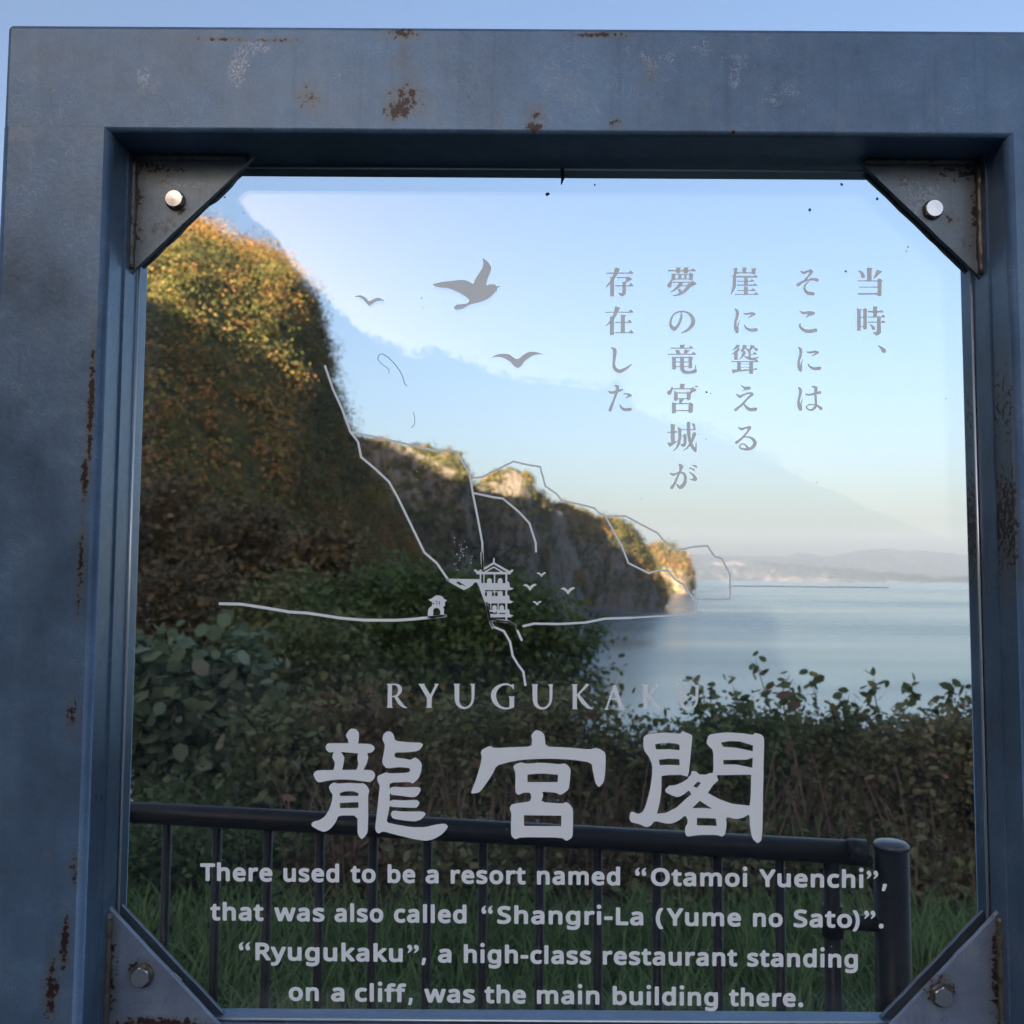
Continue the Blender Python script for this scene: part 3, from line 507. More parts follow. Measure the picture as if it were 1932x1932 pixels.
shrub([(1800, 1395, .12), (1850, 1390, .13), (1810, 1440, .26), (1870, 1460, .26), (1810, 1560, .26), (1880, 1580, .26), (1800, 1680, .22), (1870, 1700, .22)], 4.9, 11500, .044, M_autumn, 'reddish shrub at the right edge of the pane', 511, tsh=.2)
for i, (pts, mt, lab) in enumerate([([(255, 1660, .16), (300, 1640, .18), (350, 1655, .17), (300, 1710, .14)], M_green, 'low dark bush behind the two leftmost bars'), ([(420, 1645, .17), (480, 1660, .17), (540, 1650, .17), (480, 1705, .13)], M_green, 'low dark bush left of the middle bars'),
    ([(620, 1650, .17), (680, 1640, .18), (750, 1655, .17), (690, 1700, .12)], M_brown, 'low brown bush under the first large character'), ([(830, 1650, .17), (900, 1640, .18), (960, 1655, .16), (900, 1695, .12)], M_autumn, 'low mottled bush between the first and the middle large characters'),
    ([(1040, 1650, .17), (1110, 1645, .18), (1180, 1660, .17), (1110, 1700, .12)], M_brown, 'low brown bush right of the middle large character'), ([(1260, 1655, .17), (1330, 1645, .18), (1400, 1660, .17), (1330, 1705, .12)], M_autumn, 'low bush under the right large character'),
    ([(1480, 1650, .17), (1550, 1660, .17), (1610, 1655, .15), (1540, 1705, .12)], M_green, 'low green bush behind the end of the rail, close to the grass'), ([(1730, 1660, .17), (1790, 1680, .18), (1850, 1690, .17), (1780, 1740, .14)], M_autumn, 'low reddish bush right of the round post')]):
    shrub(pts, 4.45, 4200, .045, mt, lab, 540 + i, cat='bush', name='bush', tsh=(-.05, 0, .1, 0, .05, .1, .1, .2)[i], stems=4)
# sprigs standing above the hedge
def sprig(px0, py0, px1, py1, Y, n, leaf, lab, seed, mat=M_green):
    r = np.random.default_rng(seed); a = at(px0, py0, Y); b_ = at(px1, py1, Y); th = thing('sprig', a, lab, 'sprig', 'sprigs above the hedge')
    mid = (a + b_) / 2 + np.array([r.normal() * .03, 0, 0]); mb = MB(); mb.tube([a, mid, b_], [.004, .003, .0012], 5, False); mb.obj('stem', M_stem, th)
    for i in range(n):
        t = .25 + .75 * i / max(1, n - 1); p = (1 - t) ** 2 * a + 2 * t * (1 - t) * mid + t * t * b_ + r.normal(size=3) * leaf * (.35 if leaf > .1 else .5)
        v, f = leaf_cards(p[None], np.array([leaf * (.7 + .6 * r.random())]), r, aspect=.6)
        mesh_obj('leaf', v, f, mat, th, attr={'tint': [r.random()] * 2})
sp = [(1455, 1345, 1425, 1243, 9, 'tallest sprig, standing over the sea just right of the name lettering'), (1330, 1340, 1312, 1285, 6, 'short leafy sprig at the end of the name lettering'), (1480, 1340, 1490, 1272, 9, 'bushy upright sprig next to the tallest one'),
      (1540, 1345, 1528, 1280, 6, 'thin upright sprig right of the bushy one'), (1655, 1345, 1648, 1278, 9, 'leafy sprig above the shrub behind the round post'), (1700, 1350, 1720, 1290, 7, 'sprig leaning right over the shrub behind the round post'), (1790, 1345, 1798, 1285, 7, 'sprig with rusty leaves at the right edge of the pane'),
      (1345, 1370, 1340, 1300, 8, 'dense sprig touching the last letter of the name lettering'), (1395, 1370, 1382, 1292, 8, 'upright sprig left of the tallest one'), (1515, 1375, 1508, 1308, 8, 'short sprig in the middle of the hedge'), (1580, 1375, 1592, 1300, 8, 'sprig above the end of the rail'), (1620, 1380, 1612, 1318, 7, 'low sprig left of the round post'), (1755, 1390, 1765, 1318, 8, 'sprig over the right part of the hedge'), (1830, 1370, 1838, 1300, 8, 'outermost sprig at the right frame post'),
      (1200, 1400, 1248, 1345, 6, 'low sprig hanging over the gap in the hedge'), (1120, 1260, 1185, 1262, 7, 'twig reaching right from the large green tree over the sea'), (1085, 1210, 1130, 1190, 6, 'upper twig at the right side of the large green tree')]
for i, (a, b_, c, d, n_, lab) in enumerate(sp):
    big = i >= 15; sprig(a, b_, c, d, 11.6 if big else 5.2, n_ if big else n_ + 8, .11 if big else .062, lab, 700 + i)
# large separate leaves on the broad-leaved shrub, dry leaves on the hedge
r = np.random.default_rng(77)
for (px, py) in [(268, 1222), (285, 1232), (300, 1250), (330, 1255), (345, 1300), (435, 1232), (462, 1238), (448, 1290), (410, 1262), (380, 1258), (300, 1345), (325, 1350), (360, 1330), (400, 1350), (262, 1310), (290, 1420), (340, 1420), (420, 1400), (268, 1470), (455, 1400), (252, 1390), (500, 1330), (385, 1440), (310, 1500)]:
    p = at(px, py, 6.15 + r.random() * .15); v, f = leaf_cards(p[None], np.array([.12 + .04 * r.random()]), r, aspect=.85, up=.1); mesh_obj('leaf', v, f, M_kudzu, t1, attr={'tint': [.55 + .45 * r.random()] * 2})
dry = bpy.data.objects
hedge = {o['label'].split()[0] + str(i): o for i, o in enumerate(COL.objects) if o.name.startswith('shrub')}
sh = [o for o in COL.objects if o.name.startswith('shrub')]
for (px, py, si) in [(1500, 1455, 8), (1530, 1450, 8), (1570, 1460, 8), (1640, 1465, 9), (1655, 1475, 9), (1680, 1480, 9), (1490, 1410, 8), (1350, 1350, 7), (1345, 1530, 7), (1360, 1535, 7), (1420, 1590, 7), (1810, 1420, 10), (1820, 1620, 10), (1790, 1660, 10), (1800, 1760, 10), (1740, 1540, 9),
                     (1120, 1350, 5), (1140, 1420, 5), (1060, 1400, 5), (900, 1440, 4), (780, 1480, 3), (560, 1440, 2), (800, 1600, 3), (1240, 1560, 6), (1010, 1580, 5), (1475, 1290, 8), (1480, 1310, 8), (1500, 1330, 8), (545, 1505, 2), (820, 1500, 4)]:
    Y = 4.75 + .1 * r.random(); p = at(px, py, Y); v, f = leaf_cards(p[None], np.array([.06 + .05 * r.random()]), r, aspect=.4, up=.05)
    mesh_obj('leaf', v, f, M_dry, sh[si], attr={'tint': [r.random()] * 2})

# ---- grass
def grass(name, n, x0, x1, y0, y1, hmin, hmax, seed, label):
    r = np.random.default_rng(seed); x = r.uniform(x0, x1, n); y = r.uniform(y0, y1, n); z = ground_z(x, y)
    h = r.uniform(hmin, hmax, n) * (.7 + .5 * (fbm2(x * 1.5, y * 1.5, 3, 4) + 1) / 2); a = r.uniform(0, 2 * math.pi, n); bend = r.uniform(.2, .9, n) * h
    dx = np.cos(a); dy = np.sin(a); w = r.uniform(.003, .006, n); px = -dy; py = dx
    V = []
    for t, ww in ((0, 1), (.4, .85), (.75, .55), (1, .05)):
        cx = x + dx * bend * t ** 2; cy_ = y + dy * bend * t ** 2; cz = z + h * (t - .35 * t * t * (bend / h))
        for s in (-1, 1): V.append(np.stack([cx + s * px * w * ww, cy_ + s * py * w * ww, cz], 1))
    V = np.stack(V, 1).reshape(-1, 3); b0 = np.arange(n)[:, None, None] * 8
    f = (b0 + np.array([[0, 1, 3, 2], [2, 3, 5, 4], [4, 5, 7, 6]])[None]).reshape(-1, 4)
    tint = np.repeat(np.clip(r.random(n) * .7 + .3 * (fbm2(x, y, 3, 6) + 1) / 2, 0, 1), 3)
    o = mesh_obj(name, V, f, M_grass, attr={'tint': tint}, kind='stuff'); tag(o, label, 'grass'); return o
grass('grass', 36000, -3.2, 4.2, 2.2, 4.0, .12, .33, 11, 'long green grass on the bank behind the railing')
grass('dry_grass', 420, -1.2, 2.2, 4.3, 5.1, .5, .95, 12, 'tall dry stalks at the foot of the shrubs')
bpy.data.objects['dry_grass'].data.materials[0] = M_dry
# small white flowers in the grass
r = np.random.default_rng(31)
m, n, l, b = new_mat('flower_white'); b.inputs['Base Color'].default_value = (.6, .6, .62, 1); M_flower = m
for i, (px, py, what) in enumerate([(1190, 1745, 'under the middle text line'), (1197, 1803, 'lowest of the flowers by the bars'), (1254, 1790, 'between two bars right of the lowest flower'), (1290, 1768, 'beside the dark bar under the hyphen'), (1345, 1745, 'left of the opening bracket'), (1370, 1800, 'right of the opening bracket, low'), (1830, 1760, 'right of the round post')][:6]):
    p = at(px, py, 4.3); mb = MB()
    th = thing('flower', p, 'tiny white flower in the grass, ' + what, 'flower', 'tiny white flowers in the grass')
    for k_ in range(5):
        a = k_ * 2 * math.pi / 5; c = np.array([math.cos(a), -.3, math.sin(a)]) * .012
        mb.add([p, p + c + np.array([-math.sin(a), 0, math.cos(a)]) * .006, p + c * 1.6, p + c - np.array([-math.sin(a), 0, math.cos(a)]) * .006], [(0, 1, 2, 3)])
    mb.obj('petals', M_flower, th)
    ms = MB(); ms.tube([p + np.array([0, .004, 0]), p + np.array([.02, .05, -.3])], .0015, 4); ms.obj('stem', M_grass, th)

# ------------------------------------------------------------------ railing
m, n, l, b = new_mat('dark_painted_metal'); k = NT(n, l); p = k.pos()
l.new(k.ramp(k.noise(p, 40, 5, .6), [(.35, (.007,.007,.008)), (.65, (.013,.013,.014))]), b.inputs['Base Color'])
b.inputs['Roughness'].default_value = .38; b.inputs['Coat Weight'].default_value = .0; b.inputs['Specular IOR Level'].default_value = .25; b.inputs['Coat Roughness'].default_value = .25
k.bump(k.noise(p, 160, 3), .05, .002, b); M_rail = m
m, n, l, b = new_mat('smooth_dark_cap'); b.inputs['Base Color'].default_value = (.05, .055, .065, 1); b.inputs['Roughness'].default_value = .3; b.inputs['Specular IOR Level'].default_value = .9; M_cap = m
RA = at(1622, 1608, 1.905); RB = at(243, 1541, 2.19); RB[2] = RA[2]
rd = (RB - RA); rl = np.linalg.norm(rd); rd = rd / rl
RZ = RA[2]; REND = RA + rd * (rl + 1.1)
rail = thing('railing', (RA[0], RA[1], 0), 'dark metal railing with a round top rail and thin upright bars behind the glass', 'railing')
mb = MB(); mb.tube([RA, REND], .0235, 24); mb.obj('top_rail', M_rail, rail, True)
mb = MB(); mb.tube([RA - rd * .012, RA + rd * .024], .0262, 24); mb.obj('end_cap', M_rail, rail, True)
mb = MB(); mb.tube([(RA[0], RA[1], -1.0 + .9), REND * np.array([1, 1, 0]) + np.array([0, 0, -.1])], .014, 12)
bar = None; s = .075; eb = RA + rd * .055
mb = MB(); mb.tube([(eb[0], eb[1], -.12), (eb[0], eb[1], RZ - .012)], .0165, 14); mb.obj('end_bar', M_rail, rail, True, origin=(eb[0], eb[1], -.12))
for i in range(22):
    q = RA + rd * (.155 + .1215 * i)
    if i == 0:
        mb = MB(); mb.tube([(q[0], q[1], -.12), (q[0], q[1], RZ - .012)], .0098, 12); bar = mb.obj('baluster', M_rail, rail, True, origin=(q[0], q[1], -.12))
    else:
        o = bar.copy(); COL.objects.link(o); o.parent = rail; o.location = (q[0] - RA[0], q[1] - RA[1], -.12)
PC = at(1680, 1612, 1.90); PC[2] = RZ + .012
mb = MB(); mb.tube([(PC[0], PC[1], -.2), (PC[0], PC[1], PC[2])], .0335, 28); mb.obj('post', M_rail, rail, True)
mb = MB(); mb.tube([(PC[0], PC[1], PC[2] - .001), (PC[0], PC[1], PC[2] + .005), (PC[0], PC[1], PC[2] + .011), (PC[0], PC[1], PC[2] + .0145)], [.0345, .0345, .029, .014], 28); mb.obj('post_cap', M_cap, rail, True)
bz = at(1680, 1742, 1.9)[2]
mb = MB(); mb.tube([(eb[0], eb[1], bz), (PC[0] - .03, PC[1], bz)], .015, 12); mb.tube([(eb[0] - 0.0, eb[1], bz - .03), (eb[0], eb[1], bz + .03)], .021, 14); mb.obj('bracket', M_rail, rail, True)

# ------------------------------------------------------------------ sign: steel frame, glass pane
W = .156; FY, BY = 1.30, 1.458
XL, XR, ZT, ZB = -.574, .701, CAMZ + .627, CAMZ - .645        # inside edges of the opening
def steel(name, base, rust=(), pale=(), rustbias=0.0, streak=()):
    m, n, l, b = new_mat(name); k = NT(n, l); p = k.pos()
    c1 = k.noise(p, 7, 6, .6); c2 = k.noise(p, 38, 5, .65); c3 = k.noise(p, 2.2, 3, .5, stretch=(1, 1, .35))
    f = k.math('ADD', k.math('MULTIPLY', c1, .5), k.math('ADD', k.math('MULTIPLY', c3, .35), k.math('MULTIPLY', c2, .2)))
    col = k.ramp(f, [(.36, tuple(.62 * q for q in base)), (.5, base), (.6, tuple(1.3 * q for q in base)), (.70, (base[0] * 1.9, base[1] * 1.6, base[2] * 1.35))])
    fine = k.noise(p, 330, 3, .7); col = k.mix(.22, col, k.ramp(fine, [(.3, .03), (.7, .2)]))
    drip = k.noise(p, 42, 4, .6, stretch=(1, 1, .07)); col = k.mix(k.ramp(drip, [(.54, 0.0), (.76, .22)]), col, (.20, .25, .28)); col = k.mix(k.ramp(drip, [(.26, .24), (.42, 0.0)]), col, (.035, .055, .08))
    blot = k.noise(p, 16, 6, .72, dist=.6); col = k.mix(k.ramp(blot, [(.56, 0.0), (.7, .3)]), col, (.24, .25, .25))
    pit = k.noise(p, 210, 2, .5); col = k.mix(k.ramp(pit, [(.73, 0.0), (.77, .8)]), col, (.04, .035, .035))
    hair = k.math('ABSOLUTE', k.math('SUBTRACT', k.noise(p, 30, 5, .62, dist=1.6), .5)); col = k.mix(k.math('MULTIPLY', k.ramp(hair, [(.002, .42), (.009, 0.0)]), k.ramp(c1, [(.48, 0.0), (.6, 1.0)])), col, (.42, .44, .45))
    def total(lst, gain=1.0):
        s = None
        for (x, z, rx, rz, a) in lst:
            q = k.math('MULTIPLY', k.blob(p, x, z, rx, rz), a * gain); s = q if s is None else k.math('MAXIMUM', s, q)
        return s
    spot = k.noise(p, 120, 4, .62); med = k.noise(p, 30, 5, .7)
    if rust:
        s = total(rust)
        halo = k.math('MULTIPLY', k.math('ADD', s, k.math('SUBTRACT', med, .62)), 2.2, clamp=True)
        col = k.mix(k.math('MULTIPLY', halo, .55), col, (.15, .14, .10))
        core = k.ramp(k.math('ADD', k.math('MULTIPLY', s, .55), spot), [(.78, 0.0), (.86, 1.0)])
        rc = k.ramp(k.noise(p, 160, 4, .7), [(.35, (.022,.013,.014)), (.6, (.05,.026,.022)), (.78, (.10,.05,.03))])
        col = k.mix(core, col, rc)
        core2 = core
    if rustbias:
        wide = k.ramp(k.math('ADD', med, rustbias), [(.62, 0.0), (.75, 1.0)]); col = k.mix(wide, col, k.ramp(spot, [(.35, (.035,.026,.02)), (.65, (.09,.06,.042))]))
    if pale:
        s = total(pale)
        wl = k.math('ABSOLUTE', k.math('SUBTRACT', k.noise(p, 85, 3, .55, dist=1.2), .5)); wl2 = k.math('ABSOLUTE', k.math('SUBTRACT', k.noise(p, 38, 4, .6, dist=.8), .52))
        line = k.math('MAXIMUM', k.ramp(wl, [(.006, 1.0), (.022, 0.0)]), k.math('MULTIPLY', k.ramp(wl2, [(.003, 1.0), (.012, 0.0)]), .7))
        g_ = k.ramp(k.math('ADD', s, k.math('MULTIPLY', k.math('SUBTRACT', med, .5), 1.6)), [(.32, 0.0), (.5, 1.0)])
        col = k.mix(k.math('MULTIPLY', k.math('MULTIPLY', line, g_), .75), col, (.42, .43, .44))
    l.new(col, b.inputs['Base Color']); b.inputs['Metallic'].default_value = .35
    l.new(k.ramp(c1, [(.3, .27), (.7, .42)]), b.inputs['Roughness'])
    k.bump(k.math('ADD', k.math('MULTIPLY', c2, .6), k.math('MULTIPLY', spot, .4)), .22, .003, b)
    return m
def w2(px, py, Y=FY): q = at(px, py, Y); return q[0], q[2]
def blobs(lst): 
    out = []
    for (px, py, rx, ry, a) in lst:
        x, z = w2(px, py); out.append((x, z, rx * FY / FPX, ry * FY / FPX, a))
    return out
STEEL = (.098, .182, .29)
M_beam = steel('weathered_steel', STEEL, blobs([(752, 208, 48, 34, 1.0), (768, 185, 66, 70, .72), (760, 62, 60, 26, .8), (755, 120, 50, 110, .35), (1007, 240, 30, 18, 1.05), (1012, 215, 36, 42, .6), (1160, 232, 34, 30, .6), (583, 185, 46, 48, .62), (1130, 66, 110, 11, .85),
                (420, 74, 120, 9, .75), (520, 76, 70, 9, .8), (1225, 150, 40, 110, .34), (1385, 248, 12, 10, .8)]),
               blobs([(450, 130, 34, 74, .95), (480, 90, 50, 26, .9), (268, 145, 26, 42, .8), (640, 148, 20, 18, .7), (1330, 90, 60, 60, .55), (1390, 110, 70, 60, .6), (1385, 150, 20, 26, .9), (1480, 170, 90, 90, .5), (1240, 110, 110, 60, .5)]))
M_postl = steel('weathered_steel_left', STEEL, blobs([(172, 760, 13, 230, .95), (160, 900, 14, 90, .95), (152, 1060, 12, 150, .8), (135, 1350, 22, 70, .66), (122, 1780, 16, 90, .95), (96, 1870, 26, 110, .85), (148, 1120, 10, 120, .6), (198, 66, 8, 50, .8), (203, 110, 9, 30, .7), (140, 1640, 20, 70, .6)]),
                blobs([(50, 110, 50, 22, .85), (182, 70, 12, 40, .95), (120, 185, 26, 22, .7), (60, 60, 30, 20, .4)]))
M_postr = steel('weathered_steel_right', STEEL, blobs([(1910, 760, 10, 190, .9), (1920, 980, 10, 220, .8), (1913, 1300, 9, 300, .7), (1888, 1500, 14, 260, .55), (1890, 88, 14, 24, .75)]), blobs([(1910, 138, 16, 18, .9), (1890, 300, 14, 60, .5)]))
M_plate = steel('rusty_plate', (.16, .19, .24), blobs([(300, 500, 260, 60, .3)]), (), .02)
M_platet = steel('mottled_plate', (.17, .22, .26), [(XL + .02, ZT - .02, .16, .035, .62), (XR - .02, ZT - .02, .16, .035, .62), (XL + .01, ZT - .09, .022, .13, .66), (XR - .01, ZT - .09, .022, .13, .66), (XR - .05, ZT - .09, .02, .02, .7), (XL + .075, ZT - .085, .03, .02, .7)], [(XL + .09, ZT - .045, .06, .012, 1.0), (XR - .09, ZT - .06, .06, .05, .8)], .02)
M_plateb = steel('scuffed_plate', (.19, .25, .34), [(XL + .008, ZB + .08, .018, .15, .8), (XR - .008, ZB + .08, .022, .16, .8), (-.5225, CAMZ - .565, .028, .028, 1.1), (.612, CAMZ - .585, .032, .032, 1.1), (XL + .08, ZB + .01, .12, .016, 1.0)], (), -.02)
M_weld = steel('rusty_weld', (.10, .085, .07), [(0, CAMZ, 3, 3, .5)], (), .08)

def rtube(name, a, b_, cx, cz, axis, mat, parent, rad=.010, seg=5, W_=None):
    """rounded square tube running from a to b_ along axis; the cross-section spans FY..BY and W"""
    prof = []
    hw, hd = (W_ or W) / 2, (BY - FY) / 2; cy_ = (FY + BY) / 2
    for sx, sy, a0 in ((1, 1, 0), (-1, 1, 90), (-1, -1, 180), (1, -1, 270)):
        for i in range(seg + 1):
            t = R(a0 + 90 * i / seg); prof.append((sx * (hw - rad) + rad * math.cos(t), sy * (hd - rad) + rad * math.sin(t)))
    n_ = len(prof); V = []; F = []
    ring = [(a, 0), (b_, 0)] if axis == 'z' else [(a, .006), (a + .0018, .0018), (a + .006, 0), (b_ - .006, 0), (b_ - .0018, .0018), (b_, .006)]
    for e, ins in ring:
        for (u, w) in prof:
            u2 = u * (1 - ins / hw); w2_ = w * (1 - ins / hd); V.append((cx + u2, cy_ + w2_, e) if axis == 'z' else (e, cy_ + w2_, cz + u2))
    for q in range(len(ring) - 1):
        for i in range(n_):
            j = (i + 1) % n_; o_ = q * n_; F.append((o_ + i, o_ + j, o_ + n_ + j, o_ + n_ + i) if axis == 'z' else (o_ + i, o_ + n_ + i, o_ + n_ + j, o_ + j))
    F.append(tuple(range(n_))); F.append(tuple(range((len(ring) - 1) * n_, len(ring) * n_)))
    o = mesh_obj(name, V, F, mat, parent, origin=(cx, cy_, a) if axis == 'z' else (a, cy_, cz))
    per = 4 * (seg + 1)
    for q, pl in enumerate(o.data.polygons): pl.use_smooth = len(pl.vertices) == 4 and (q % per) % (seg + 1) != seg
    return o
sign = thing('sign', ((XL + XR) / 2, FY + W / 2, 0), 'weathered square steel frame holding a printed glass pane in front of the view', 'sign')
rtube('post', -.05, ZT + .0068, XL - W / 2, 0, 'z', M_postl, sign)
rtube('post', -.05, ZT + .0068, XR + W / 2, 0, 'z', M_postr, sign)
rtube('top_beam', XL - W + .002, XR + W - .002, 0, ZT + .079, 'x', M_beam, sign, rad=.007, W_=.158)
rtube('bottom_beam', XL - .004, XR + .004, 0, ZB - W / 2, 'x', M_beam, sign)
# corner plates, front and back of the glass, with weld beads and bolts
def plate(cx, cz, sx, sz, leg, y0, y1, mat, jag=0):
    r = np.random.default_rng(int(abs(cx * 99) + y0 * 1000))
    P2 = [(0, 0), (leg, 0)]; K = 14
    for i in range(1, K): 
        t = i / K; P2.append((leg * (1 - t) + (r.normal() * jag), leg * t + (r.normal() * jag)))
    P2.append((0, leg))
    n_ = len(P2); V = [(cx + sx * a, y, cz + sz * b_) for y in (y0, y1) for a, b_ in P2]
    F = [tuple(range(n_)), tuple(range(2 * n_ - 1, n_ - 1, -1))] + [(i, (i + 1) % n_, n_ + (i + 1) % n_, n_ + i) for i in range(n_)]
    o = mesh_obj('corner_plate', V, F, mat, sign, origin=(cx, y0, cz))
    mod = o.modifiers.new('edge', 'BEVEL'); mod.width = .0012; mod.segments = 2; mod.limit_method = 'ANGLE'
    return o
corners = [(XL, ZT, 1, -1, -.5064, CAMZ + .5568, .183, M_platet), (XR, ZT, -1, -1, .6263, CAMZ + .549, .183, M_platet),
           (XL, ZB, 1, 1, -.5205, CAMZ - .569, .170, M_plateb), (XR, ZB, -1, 1, .612, CAMZ - .589, .172, M_plateb)]
m, n, l, b = new_mat('bolt_steel'); b.inputs['Base Color'].default_value = (.78, .76, .72, 1); b.inputs['Metallic'].default_value = 1; b.inputs['Roughness'].default_value = .2; M_bolt = m
for i, (cx, cz, sx, sz, bx, bz_, leg, mt) in enumerate(corners):
    plate(cx, cz, sx, sz, leg, 1.375, 1.3835, mt, .0003)
    plate(cx, cz, sx, sz, .155, 1.428, 1.436, M_plate, .0003 if i != 0 else .0013)
    for (dx, dz) in ((1, 0), (0, 1)):
        mb = MB(); K = 20; pts = []; rs = []
        rr_ = random.Random(i * 3 + dx)
        for q in range(K + 1):
            t = .006 + (leg - .014) * q / K
            pts.append((cx + sx * (t * dx + .004 * dz), 1.3745 + rr_.uniform(-.001, .001), cz + sz * (t * dz + .004 * dx))); rs.append(.0055 + rr_.uniform(-.0012, .0014))
        mb.tube(pts, rs, 8); mb.obj('weld_bead', M_weld, sign, True)
    # hexagon bolt head with a washer-like chamfer circle
    V = []; F = []; rot = R((20, -22, 38, 30)[i])
    for (rr2, y, hexa) in ((.0142, 1.3748, 1), (.0142, 1.3668, 1), (.0122, 1.3652, 0), (.0, 1.3650, 0)):
        for q in range(24):
            t = q * R(15); rad = rr2 if not hexa else rr2 * math.cos(R(30)) / math.cos(((math.degrees(t)) % 60 - 30) * math.pi / 180)
            V.append((bx + rad * math.cos(t + rot), y, bz_ + rad * math.sin(t + rot)))
    for rw in range(3):
        for q in range(24): F.append((rw * 24 + q, rw * 24 + (q + 1) % 24, (rw + 1) * 24 + (q + 1) % 24, (rw + 1) * 24 + q))
    mesh_obj('bolt', V, F, M_bolt, sign, origin=(bx, 1.3748, bz_))
    mb = MB(); mb.tube([(bx, 1.3748, bz_), (bx, 1.3728, bz_)], .0165 if i > 1 else .0148, 24); mb.obj('rust_ring', M_weld, sign, True)
# thin stop bar along both sides of the opening in front of the glass
for x0, x1, lab in ((XL, XL + .003, 1), (XR - .003, XR, 2)):
    mb = MB(); mb.box((x0, 1.357, ZB + .004), (x1, 1.400, ZT - .004)); mb.obj('glazing_bar', M_beam, sign)
m, n, l, b = new_mat('edge_glint_strip'); b.inputs['Base Color'].default_value = (.85, .88, .88, 1); b.inputs['Metallic'].default_value = .6; b.inputs['Roughness'].default_value = .25; M_glint = m
for a_, c_ in (((XL + .0052, 1.4025, ZB + .13), (XL + .0052, 1.4025, ZT - .15)), ((XR - .0052, 1.4025, ZB + .15), (XR - .0052, 1.4025, ZT - .16)), ((XL + .17, 1.4025, ZT - .0062), (XR - .155, 1.4025, ZT - .0062)), ((XL + .15, 1.4025, ZB + .004), (XR - .15, 1.4025, ZB + .004))):
    mb = MB(); mb.tube([a_, c_], .0016, 8); mb.obj('edge_glint', M_glint, sign, True)  # strips added to draw the bright line of the lit glass edge
# glass
GY0, GY1 = 1.405, 1.415
m, n, l, b = new_mat('pane_glass'); b.inputs['Base Color'].default_value = (.97, .99, .985, 1); b.inputs['Transmission Weight'].default_value = 1; b.inputs['Roughness'].default_value = 0; b.inputs['IOR'].default_value = 1.4; M_glass = m
m, n, l, b = new_mat('ground_glass_edge'); b.inputs['Base Color'].default_value = (.75, .82, .82, 1); b.inputs['Roughness'].default_value = .6; M_gedge = m
mb = MB(); gx0, gx1, gz0, gz1 = XL + .0035, XR - .0035, ZB + .002, ZT - .004; mb.box((gx0, GY0, gz0), (gx1, GY1, gz1))
pane = mesh_obj('glass_pane', mb.v, mb.f, None, sign, mats=[M_glass, M_gedge], fmat=[1, 1, 0, 1, 0, 1], origin=((gx0 + gx1) / 2, GY0, gz0))
# dark hooked thorn and hair-thin threads and flecks stuck on the glass
m, n, l, b = new_mat('grime'); b.inputs['Base Color'].default_value = (.03, .035, .045, 1); b.inputs['Roughness'].default_value = .9; M_grime = m
def on_glass(px, py, dy=.0004): return at(px, py, GY0 - dy)
def S3(x, y, ox, oy, s): return ((ox + x / s) * .644, (oy + y / s) * .644)
for pts, wd in (([(205,98),(215,75),(232,70),(265,90),(300,125),(330,165),(350,205),(358,240),(372,252)], .0005), ([(205,98),(225,125),(245,140),(270,160),(268,182)], .0004), ([(408,400),(416,440),(415,470),(395,490)], .0004)):
    mb = MB(); mb.tube([on_glass(*S3(x, y, 1000, 1000, 1.932)) for x, y in pts], wd, 5); mb.obj('thread', M_grime, pane)
mb = MB(); mb.tube([at(1061, 318, 1.402), at(1062, 336, 1.402), at(1059, 348, 1.402)], [.0035, .0028, .0008], 7); mb.obj('thorn', M_grime, pane)
for (px, py, s_) in [(1033, 366, .0042), (1528, 396, .003), (1588, 348, .003), (1122, 349, .002), (1596, 512, .0022), (1333, 740, .0022), (1341, 742, .0012), (1332, 829, .001), (795, 562, .0014), (797, 580, .001), (1541, 910, .0012), (1713, 466, .0018), (1710, 474, .0012), (1785, 752, .001), (1633, 1174, .001), (1770, 1106, .0008), (424, 372, .002), (1655, 375, .003), (460, 402, .0012), (497, 416, .001), (1425, 862, .0007), (1603, 991, .0008)]:
    r = random.Random(int(px)); c = on_glass(px, py); K = 9
    V = [tuple(c)] + [(c[0] + s_ * r.uniform(.45, 1) * math.cos(2 * math.pi * q / K), c[1], c[2] + s_ * r.uniform(.45, 1) * math.sin(2 * math.pi * q / K)) for q in range(K)]
    mesh_obj('fleck', V, [(0, 1 + q, 1 + (q + 1) % K) for q in range(K)], M_grime, pane)
r = random.Random(4); mb = MB()                              # dried splash of fine pale specks
for q in range(34):
    c = on_glass(864 + r.gauss(0, 9) + (q % 5) * 1.2, 1045 + r.gauss(0, 15)); s_ = .0004 + .0009 * r.random() ** 2
    mb.add([(c[0] + s_ * r.uniform(.6, 1.4) * math.cos(t), c[1], c[2] + s_ * r.uniform(.6, 1.8) * math.sin(t)) for t in (0, 1, 2, 3, 4, 5.2)], [(0, 1, 2, 3, 4, 5)])
for q in range(60):
    c = on_glass(r.uniform(300, 1800), r.uniform(420, 1850)); s_ = .00045 + .0004 * r.random()
    mb.add([(c[0] + s_ * math.cos(t), c[1], c[2] + s_ * math.sin(t)) for t in (0, 1.2, 2.5, 3.7, 5)], [(0, 1, 2, 3, 4)])
m, n, l, b = new_mat('dried_dust'); b.inputs['Base Color'].default_value = (.5, .54, .56, 1); mb.obj('splash', m, pane, kind='stuff')
